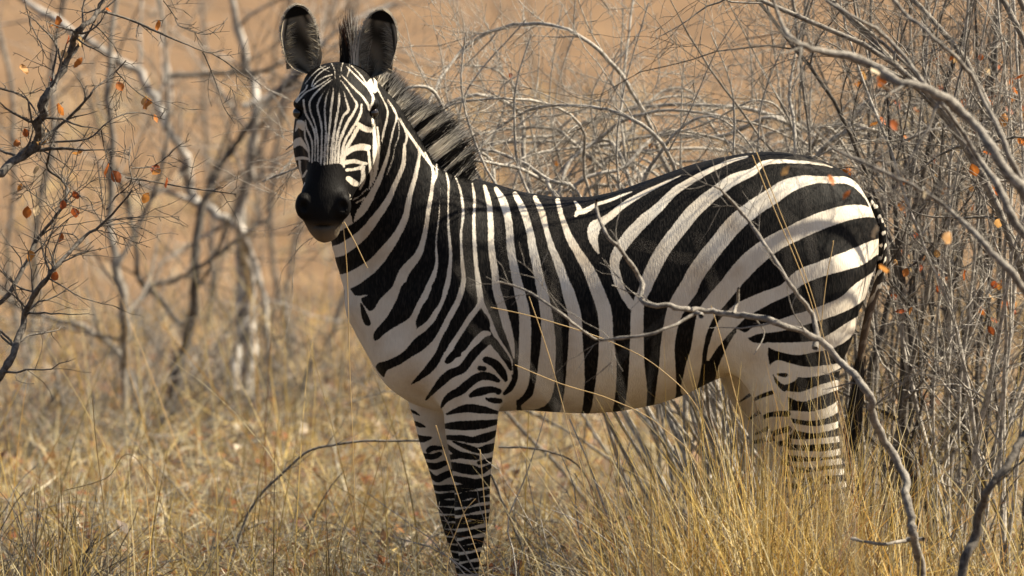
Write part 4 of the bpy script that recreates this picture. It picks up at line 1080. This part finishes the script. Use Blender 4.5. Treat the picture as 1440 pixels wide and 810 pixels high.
far_tree("background_tree", "straight grey tree behind the thorny shrub", 6.2, 188,
         [([(183, 596), (176, 520), (170, 440), (163, 360), (157, 300), (160, 220), (150, 120), (160, 0), (165, -60)], 0.017, 0.010, True), ([(196, 590), (165, 500), (120, 465), (69, 445), (20, 430), (-40, 380)], 0.013, 0.007, True), ([(165, 380), (205, 300), (232, 220), (235, 120), (230, 0)], 0.009, 0.005, False)], BARK_GREY, 9, (0.25, 0.8))
far_tree("background_tree", "pale thin tree at the far left behind the thorny shrub", 8.5, 40,
         [([(42, 500), (45, 400), (60, 300), (75, 200), (70, 100), (90, 0), (95, -50)], 0.014, 0.009, True), ([(30, 480), (10, 380), (20, 250), (15, 120), (-10, 0)], 0.013, 0.008, True)], BARK_GREY, 9, (0.25, 0.8))
fl = ["faint sapling far back between the dark forked tree and the dappled tree", "faint sapling far back behind the zebra's muzzle", "faint sapling far back left of the zebra's ears", "faint sapling far back behind the mane", "faint sapling far back above the zebra's loin", "faint sapling far back behind the pale thin tree"]
for (u_, yv), lab in zip(((300, 13), (430, 11), (800, 19)), (fl[0], fl[1], fl[4])):
    gb = ground_pt(u_, yv); st, tw = [], []
    for i in range(3):
        P, R = wander(gb + rng.normal(size=3) * np.array((0.08, 0.08, 0)), np.array((rng.normal() * 0.16, 0, 1.0)), 2.6, 0.014, 0.005, 0.06, (0, 0, 0.2), 0.08); st.append((P, R))
        shoots(P, R, 9, (0.4, 1.0), 1, tw, start=0.2, rr=0.5, jit=0.12, rmin=0.002)
    shrub("sapling", lab, "sapling", gb, st, tw, BARK_GREY, group="saplings far behind")

# ---- dead fallen branch left of the fore legs
P, R = limb([(345, 735), (365, 703), (403, 659), (441, 634), (500, 621), (560, 618), (640, 620), (700, 626)], 1.1, 0.005, 0.0045)
P = crv(np.vstack([ground_pt(318, 1.1), at(326, 790, 1.1), P[::3]]), 3); R = np.linspace(0.0042, 0.0032, len(P))
P2, R2 = limb([(700, 626), (760, 632), (810, 652), (840, 700)], 1.1, 0.0031, 0.0016); P2 = np.vstack([P2, ground_pt(850, 1.1)]); R2 = np.append(R2, 0.002)
tw = []; shoots(P, R, 10, (0.06, 0.2), 0, tw, rr=0.4)
shrub("fallen_branch", "thin grey fallen branch bowed over the grass behind the zebra's fore legs", "branch", P[0], [(P, R), (P2, R2)], tw, BARK_GREY, stem_name="branch")

# ---- rocks
def rock(name, label, u, y, r, flat):
    bm = bmesh.new(); bmesh.ops.create_icosphere(bm, subdivisions=4, radius=1)
    for v_ in bm.verts:
        c = v_.co; n = 0.16 * math.sin(3.1 * c.x + 2 * c.y + u) + 0.10 * math.sin(5.3 * c.y - 4 * c.z) + 0.06 * math.sin(9 * c.x + 7 * c.z)
        v_.co = Vector((c.x * r * (1 + n) * 1.4, c.y * r * (1 + n), max(c.z, -0.4) * r * flat * (1 + n)))
    me = bpy.data.meshes.new(name); bm.to_mesh(me); bm.free()
    g = ground_pt(u, y); o = link(name, me, MAT_ROCK); o.location = g + np.array((0, 0, 0.04)); tag(o, label, "rock")
MAT_ROCK = bark("rock", (0.035, 0.038, 0.045), (0.12, 0.12, 0.125), 9)
rock("rock", "dark blue-grey rock in the grass under the zebra's muzzle", 402, 8.3, 0.10, 0.8)


# ---- heaps of dead brush
def brush(u, y, n, sx, sz, L, mat, label):
    gb = ground_pt(u, y); tl_ = []
    for i in range(n):
        p0 = gb + np.array((rng.normal() * sx, rng.normal() * 0.10, rng.uniform(0.0, 0.10)))
        d = np.array((rng.normal() * 0.8, rng.normal() * 0.5, abs(rng.normal()) * sz))
        P, R = wander(p0, d, rng.uniform(*L), rng.uniform(0.0016, 0.0034), 0.0010, 0.13, (0, 0, -0.12), 0.05); P[:, 2] = np.maximum(P[:, 2], 0.0); tl_.append((P, R))
    spurs(tl_, 14, tl_)
    t = thing("dead_brush", label, "brush", gb)
    link("twigs", tubes_mesh("twigs", tl_, 4), mat, t)["kind"] = "stuff"
    link("stem", tubes_mesh("stem", [rough(*wander(gb, (-0.4, 0.1, 0.9), L[1] * 1.1, 0.006, 0.002, 0.08))]), mat, t)
brush(1100, -0.42, 150, 0.16, 1.0, (0.2, 0.6), BARK_GREY, "grey dead twigs tangled in the straw before the zebra's hind leg")
brush(935, -0.28, 170, 0.16, 0.95, (0.2, 0.62), BARK_PALE, "heap of dead pale twigs under the rear of the zebra's belly")
brush(10, 0.45, 420, 0.13, 0.8, (0.12, 0.42), BARK_DARK, "low heap of dark twigs standing in for the shade beneath the thorny shrub")  # dark heap added in place of the shaded grass at the lower left
brush(780, 0.7, 90, 0.22, 0.5, (0.15, 0.45), BARK_GREY, "loose heap of grey twigs behind the zebra's fore legs")
for u_, y_, lab in ((440, 6.5, "blurred low grey bush behind the zebra's chest"), (300, 8.0, "blurred low grey bush at the foot of the dappled tree"), (110, 5.5, "blurred low grey bush at the foot of the straight tree")):
    brush(u_, y_, 200, 0.30, 0.9, (0.35, 0.95), BARK_DARK if u_ == 440 else BARK_GREY, lab)
brush(1345, 0.1, 110, 0.20, 0.6, (0.15, 0.5), BARK_DARK, "dark dead brush at the foot of the thicket")
# ================================================================== GRASS
def grass_material(name, trans=0.4):
    m, nt, b = new_mat(name)
    L = nt.links
    a = nd(nt, "ShaderNodeAttribute", attribute_name="tint")
    L.new(a.outputs["Color"], b.inputs["Base Color"])
    b.inputs["Roughness"].default_value = 0.5; b.inputs["Specular IOR Level"].default_value = 0.35
    tr = nd(nt, "ShaderNodeBsdfTranslucent"); L.new(a.outputs["Color"], tr.inputs["Color"])
    mx = nd(nt, "ShaderNodeMixShader"); mx.inputs[0].default_value = trans
    L.new(b.outputs[0], mx.inputs[1]); L.new(tr.outputs[0], mx.inputs[2]); L.new(mx.outputs[0], nt.nodes["Material Output"].inputs["Surface"])
    return m
MAT_GRASS = grass_material("dry_grass")
PAL = np.array([(0.56, 0.385, 0.115), (0.64, 0.475, 0.17), (0.68, 0.57, 0.32), (0.46, 0.27, 0.07), (0.34, 0.315, 0.25), (0.28, 0.13, 0.05), (0.52, 0.32, 0.11), (0.76, 0.67, 0.47)])
PALW = np.array([.22, .2, .14, .12, .1, .06, .1, .06])

def blades(base, h, az, lean, curl, width, n=5, pal=None, droop=None):
    """ribbons: lean = starting tilt, curl = how far they bow over"""
    N = len(base); out = np.stack([np.cos(az), np.sin(az), np.zeros(N)], 1)
    sd = np.stack([-np.sin(az + rng.normal(size=N) * 0.8), np.cos(az + rng.normal(size=N) * 0.8), 0.3 * rng.normal(size=N)], 1); sd /= np.linalg.norm(sd, axis=1)[:, None]
    vs = np.empty((N, n + 1, 2, 3)); cs = np.ones((N, n + 1, 2, 4))
    idx = rng.choice(len(PAL), N, p=PALW if pal is None else pal)
    col_ = PAL[idx] * (0.34 + 0.86 * rng.random((N, 1)) ** 1.2)
    p = np.array(base, float); ang = np.array(lean, float); kink = rng.integers(1, n + 2, N); kamt = rng.normal(size=N) * 0.55 * (rng.random(N) < 0.6)
    for i in range(n + 1):
        s = i / n
        w = (width * (1 - 0.9 * s ** 1.5))[:, None]
        vs[:, i, 0] = p - sd * w; vs[:, i, 1] = p + sd * w
        c = col_ * (0.92 + 0.16 * s)
        cs[:, i, 0, :3] = c; cs[:, i, 1, :3] = c
        ang = ang + curl / n + np.where(kink == i, kamt, 0)
        p = p + (out * np.sin(ang)[:, None] + np.array((0, 0, 1.0)) * np.cos(ang)[:, None]) * (h / n)[:, None]
        p[:, 2] = np.maximum(p[:, 2], 0.004)
    b0_ = (np.arange(N) * (n + 1) * 2)[:, None]
    q = np.concatenate([b0_ + np.array((2 * i, 2 * i + 1, 2 * i + 3, 2 * i + 2)) for i in range(n)], 1).reshape(-1, 4)
    return vs.reshape(-1, 3), q, cs.reshape(-1, 4)

def merge(sets):
    off = 0; vs, qs, cs = [], [], []
    for v, q, c in sets:
        vs.append(v); qs.append(q + off); cs.append(c); off += len(v)
    return np.concatenate(vs), np.concatenate(qs), np.concatenate(cs)

def half_w(y): return (CAM_D + y) * math.tan(HFOV / 2) + 0.35
def scatter(n, y0, y1):
    yy = rng.uniform(y0, y1, n); xx = rng.uniform(-1, 1, n) * ((CAM_D + yy) * math.tan(HFOV / 2) + 0.4)
    return xx, yy

def patch(x, y): return 0.5 + 0.5 * np.clip(np.sin(2.3 * x + 1.1 * y + 0.7) * np.cos(1.4 * y - 1.9 * x) + 0.6 * np.sin(5.1 * x - 2.2 * y), -1, 1)
PAL_GREY = np.array([.06, .09, .22, .04, .30, .10, .03, .16]); PAL_GOLD = np.array([.30, .26, .10, .14, .04, .06, .10, 0])
sets = []
def tussocks(nt_, y0, y1, nb, hr, rad, wd, lean_s=0.35, keep=None, pal=None, n=5, curl=0.9):
    xx, yy = scatter(nt_, y0, y1)
    if keep is not None:
        k_ = keep(xx, yy); xx, yy = xx[k_], yy[k_]
    cnt = rng.integers(nb[0], nb[1], len(xx)); ids = np.repeat(np.arange(len(xx)), cnt); N = len(ids)
    hh = rng.uniform(*hr, len(xx))[ids] * rng.uniform(0.45, 1.15, N)
    a0 = rng.uniform(0, 6.283, N); rr_ = rad * np.sqrt(rng.random(N))
    bx_ = xx[ids] + rr_ * np.cos(a0); by_ = yy[ids] + rr_ * np.sin(a0)
    base = np.stack([bx_, by_, ground_z(bx_, by_) - 0.01], 1)
    az = a0 + rng.normal(size=N) * 0.7
    return blades(base, hh, az, np.abs(rng.normal(size=N)) * lean_s, np.abs(rng.normal(size=N)) * curl, wd * rng.uniform(0.6, 1.3, N), n, pal)
# clear of the sight line to the fore legs: grass stays short there
def clear_fore(x, y): return ~((np.abs(x + 0.16) < 0.30) & (y < 0.25))
sets.append(tussocks(230, 0.2, 4.5, (16, 60), (0.12, 0.36), 0.09, 0.0024, 0.65, lambda x, y: clear_fore(x, y) & (patch(x, y) > 0.45), pal=PAL_GOLD, curl=1.3))
sets.append(tussocks(190, 0.2, 4.5, (16, 50), (0.06, 0.20), 0.11, 0.0022, 0.9, lambda x, y: clear_fore(x, y) & (patch(x, y) < 0.6), pal=PAL_GREY, curl=1.5))
sets.append(tussocks(190, 4.5, 8.0, (16, 40), (0.08, 0.30), 0.12, 0.0030, 0.65, lambda x, y: patch(x, y) > 0.3, n=4, curl=1.3))
sets.append(tussocks(90, 8.0, 13.0, (12, 26), (0.12, 0.34), 0.14, 0.0034, 0.6, n=4))
sets.append(tussocks(170, 13, 45, (8, 18), (0.15, 0.5), 0.30, 0.010, 0.7, n=3, pal=PAL_GREY))
# matted flat straw
for n_, y0, y1, w_d in ((15000, 0.2, 4, 0.0019), (9000, 4, 8, 0.0026), (4000, 8, 13, 0.003)):
    xx, yy = scatter(n_, y0, y1)
    base = np.stack([xx, yy, ground_z(xx, yy) + 0.01 + 0.14 * rng.random(n_) ** 2], 1)
    sets.append(blades(base, rng.uniform(0.08, 0.28, n_), rng.uniform(0, 6.283, n_), rng.uniform(0.7, 1.7, n_), rng.normal(size=n_) * 0.6, w_d * rng.uniform(0.6, 1.4, n_), 3, np.array([.08, .1, .17, .08, .30, .12, .04, .11])))
# broken pale straw lying about
for n_, y0, y1, sc_ in ((7000, 0.2, 4, 1.0), (3500, 4, 8, 1.3)):
    xx, yy = scatter(n_, y0, y1)
    base = np.stack([xx, yy, ground_z(xx, yy) + 0.02 + 0.14 * rng.random(n_) ** 1.5], 1)
    sets.append(blades(base, rng.uniform(0.04, 0.16, n_), rng.uniform(0, 6.283, n_), rng.uniform(0.9, 1.9, n_), rng.normal(size=n_) * 0.5, sc_ * rng.uniform(0.0016, 0.0042, n_), 2, np.array([.08, .12, .24, .04, .16, .04, .04, .28])))
# taller thin stalks
xx, yy = scatter(520, 0.3, 9); N = len(xx)
base = np.stack([xx, yy, ground_z(xx, yy) - 0.01], 1)
sets.append(blades(base, rng.uniform(0.45, 1.05, N), rng.uniform(0, 6.283, N), np.abs(rng.normal(size=N)) * 0.22, np.abs(rng.normal(size=N)) * 0.4, rng.uniform(0.0014, 0.0028, N), 7, np.array([.3, .3, .14, .16, 0, .04, .06, 0])))
gv_, gq_, gc_ = merge(sets)
gm = raw_mesh("dry_grass", gv_, gq_); set_color(gm, "tint", gc_)
tag(link("dry_grass", gm, MAT_GRASS), "golden dry grass covering the ground around and behind the zebra", "grass", kind="stuff")

# grass between the viewer and the zebra
sets = []
def rear(x, y): return (x > 0.30) | (x < -0.55)
sets.append(tussocks(210, -1.2, 0.1, (14, 40), (0.28, 0.68), 0.08, 0.0021, 0.45, lambda x, y: (x > 0.25), curl=0.8))
sets.append(tussocks(85, -1.3, 0.2, (14, 40), (0.20, 0.42), 0.08, 0.0020, 0.4, lambda x, y: (x < -0.42)))
sets.append(tussocks(260, -0.9, -0.15, (22, 46), (0.50, 0.86), 0.07, 0.0019, 0.42, lambda x, y: (x > 0.42) & (x < 0.98), curl=1.0))
N = 260; xx = rng.uniform(-1.5, 1.5, N); yy = rng.uniform(-1.4, 0.2, N); kk = rear(xx, yy) | (rng.random(N) < 0.12); xx, yy = xx[kk], yy[kk]; N = len(xx)
sets.append(blades(np.stack([xx, yy, ground_z(xx, yy) - 0.01], 1), rng.uniform(0.35, 0.8, N), rng.uniform(0, 6.283, N), np.abs(rng.normal(size=N)) * 0.25, np.abs(rng.normal(size=N)) * 0.45, rng.uniform(0.0013, 0.0024, N), 7, np.array([.3, .3, .14, .16, 0, .04, .06, 0])))
gv_, gq_, gc_ = merge(sets)
gm = raw_mesh("front_grass", gv_, gq_); set_color(gm, "tint", gc_)
tag(link("front_grass", gm, MAT_GRASS), "golden dry grass growing between the viewer and the zebra's legs", "grass", kind="stuff")

# ---- single large tussocks in front of the hind legs
def big_tussock(u, y, nb, h, az0, spread, lean, label):
    g = ground_pt(u, y); g[2] += 0.01
    N = nb; a = az0 + rng.normal(size=N) * (spread * 1.5 + 0.3); h *= 0.92
    r_ = 0.07 * np.sqrt(rng.random(N)); aa = rng.uniform(0, 6.28, N)
    base = np.stack([g[0] + r_ * np.cos(aa), g[1] + r_ * np.sin(aa), np.full(N, g[2])], 1)
    v, q, c = blades(base, h * rng.uniform(0.55, 1.2, N), a, np.abs(lean + rng.normal(size=N) * 0.34), rng.normal(size=N) * 0.75, rng.uniform(0.0014, 0.0030, N), 7, np.array([.3, .3, .14, .1, .02, .02, .1, .02]))
    me = raw_mesh("grass_tussock", v - g, q); set_color(me, "tint", c)
    o = link("grass_tussock", me, MAT_GRASS); o.location = g
    tag(o, label, "grass tussock", "large tussocks before the zebra")
big_tussock(1130, -0.75, 161, 0.72, 2.6, 0.55, 0.55, "tall golden grass tussock fanning left in front of the zebra's hind leg")
big_tussock(1010, -0.55, 124, 0.66, 2.4, 0.9, 0.4, "golden grass tussock under the zebra's flank fold")
big_tussock(1210, -0.6, 105, 0.78, 1.7, 1.1, 0.28, "upright straw tussock at the foot of the crooked sapling")
big_tussock(1090, -0.95, 136, 0.78, 2.9, 0.5, 0.42, "dense bright tussock leaning left before the zebra's hock")
big_tussock(1165, -0.35, 124, 0.80, 1.6, 1.4, 0.22, "tall upright straw tussock against the zebra's hind cannon")
big_tussock(1060, -0.3, 124, 0.76, 1.6, 1.4, 0.25, "tall straw tussock against the zebra's stifle")
big_tussock(1290, -0.9, 93, 0.62, 1.2, 1.4, 0.35, "loose straw tussock beside the dark leaning stem")
big_tussock(900, -0.35, 74, 0.55, 2.8, 1.0, 0.5, "short golden tussock beneath the zebra's belly")
big_tussock(470, -0.3, 80, 0.52, 1.5, 1.5, 0.25, "narrow orange-gold tussock in front of the zebra's chest")
big_tussock(80, -0.4, 99, 0.62, 0.4, 1.0, 0.35, "wide straw tussock under the thorny shrub")

# stalks hanging below the muzzle
def stalk(pts, label):
    P = crv([at(*p) for p in pts], 6); n = len(P)
    v, q = tube_arrays(P, np.linspace(0.0014, 0.0009, n), 5)
    me = raw_mesh("grass_stalk", v, q); set_color(me, "tint", np.tile((0.66, 0.5, 0.26, 1), (len(v), 1)))
    tag(link("grass_stalk", me, MAT_GRASS), label, "grass stalk")
stalk([(482, 313, -0.40), (485, 340, -0.40), (488, 380, -0.38), (490, 440, -0.36), (492, 520, -0.35), (497, 640, -0.34), (505, 930, -0.33)], "long straight straw stalk rising to the zebra's chin")
stalk([(484, 312, -0.40), (499, 340, -0.40), (511, 365, -0.40), (517, 377, -0.40)], "short bent straw hanging from the zebra's lips")

for pts, lab in (([(1058, 218, -0.6), (1085, 285, -0.6), (1134, 405, -0.58), (1165, 520, -0.56), (1190, 640, -0.55), (1222, 930, -0.55)], "tall thin straw slanting across the zebra's rump"),
                 ([(1064, 214, -0.62), (1094, 290, -0.62), (1139, 405, -0.6), (1172, 530, -0.58), (1200, 660, -0.56), (1232, 930, -0.55)], "second tall straw beside the one slanting across the rump"),
                 ([(1172, 338, -0.5), (1170, 352, -0.5), (1161, 402, -0.5), (1152, 500, -0.5), (1148, 650, -0.5), (1150, 930, -0.5)], "blunt-tipped straw standing before the zebra's thigh"),
                 ([(744, 417, -0.5), (772, 500, -0.5), (798, 595, -0.5), (825, 700, -0.5), (850, 930, -0.5)], "straw slanting across the zebra's ribs towards the belly"),
                 ([(690, 432, -0.55), (760, 448, -0.55), (860, 481, -0.55), (930, 520, -0.55), (990, 590, -0.55), (1050, 760, -0.55), (1075, 930, -0.55)], "long arching straw bowed left over the zebra's barrel"),
                 ([(724, 513, -0.6), (790, 540, -0.6), (860, 562, -0.6), (930, 600, -0.6), (990, 680, -0.6), (1020, 930, -0.6)], "low arching straw bowed left along the zebra's belly line"),
                 ([(669, 701, -0.5), (653, 720, -0.5), (640, 751, -0.5), (631, 778, -0.5), (628, 840, -0.5), (628, 930, -0.5)], "bent straw crossing the front of the zebra's knees"),
                 ([(613, 598, -0.48), (626, 640, -0.48), (642, 690, -0.48), (662, 752, -0.48), (690, 840, -0.48), (705, 930, -0.48)], "straight straw slanting down across both fore legs"),
                 ([(675, 632, -0.52), (679, 680, -0.52), (684, 740, -0.52), (686, 800, -0.52), (690, 930, -0.52)], "orange-brown seeding straw before the near fore leg"),
                 ([(1000, 430, -0.5), (1012, 470, -0.5), (1030, 540, -0.5), (1050, 640, -0.5), (1065, 930, -0.5)], "thin straw standing before the zebra's stifle"),
                 ([(130, 560, -0.1), (135, 620, -0.1), (142, 680, -0.1), (150, 760, -0.1), (155, 930, -0.1)], "stout brown straw stalk left in the open grass"),
                 ([(90, 690, -0.2), (150, 672, -0.2), (175, 640, -0.2), (200, 655, -0.2), (230, 720, -0.2), (260, 930, -0.2)], "broken straw folded over beside the stout brown stalk")):
    stalk(pts, lab)
# ---- litter: fallen leaves and twig bits in the grass
N = 4200; xx, yy = scatter(N, 0.3, 9)
sz = rng.uniform(0.012, 0.036, N); a = rng.uniform(0, 6.28, N); t1 = rng.normal(size=N) * 0.5; t2 = rng.normal(size=N) * 0.5
c0 = np.stack([xx, yy, ground_z(xx, yy) + 0.015 + 0.13 * rng.random(N) ** 2], 1)
e1 = np.stack([np.cos(a), np.sin(a), t1], 1) * sz[:, None]; e2 = np.stack([-np.sin(a), np.cos(a), t2], 1) * (sz * 0.5)[:, None]
vv = np.stack([c0 - e1, c0 - e2, c0 + e1, c0 + e2], 1); vv[:, 1, 2] += sz * 0.3; vv[:, 3, 2] += sz * 0.3
LP = np.array([(0.32, 0.13, 0.06), (0.42, 0.22, 0.10), (0.30, 0.20, 0.14), (0.62, 0.52, 0.40), (0.20, 0.09, 0.05)])
cc_ = np.ones((N, 4, 4)); cc_[:, :, :3] = (LP[rng.choice(5, N, p=[.25, .25, .2, .15, .15])] * (0.7 + 0.5 * rng.random((N, 1))))[:, None, :]
lm = raw_mesh("leaf_litter", vv.reshape(-1, 3), np.arange(4 * N).reshape(-1, 4)); set_color(lm, "tint", cc_.reshape(-1, 4))
tag(link("leaf_litter", lm, MAT_GRASS), "brown fallen leaves lying among the grass", "leaf litter", kind="stuff")
tl = []
for x_, y_ in zip(*scatter(520, 0.3, 8)):
    P, R = wander((x_, y_, float(ground_z(x_, y_)) + rng.uniform(0.02, 0.16)), (rng.normal(), rng.normal(), 0.25 * rng.normal()), rng.uniform(0.12, 0.5), 0.0028, 0.0012, 0.15, (0, 0, -0.1), 0.05)
    P[:, 2] = np.maximum(P[:, 2], ground_z(P[:, 0], P[:, 1]) + 0.004); tl.append((P, R))
tag(link("fallen_twigs", tubes_mesh("fallen_twigs", tl, 4), BARK_GREY), "grey fallen twigs scattered through the grass", "twigs", kind="stuff")
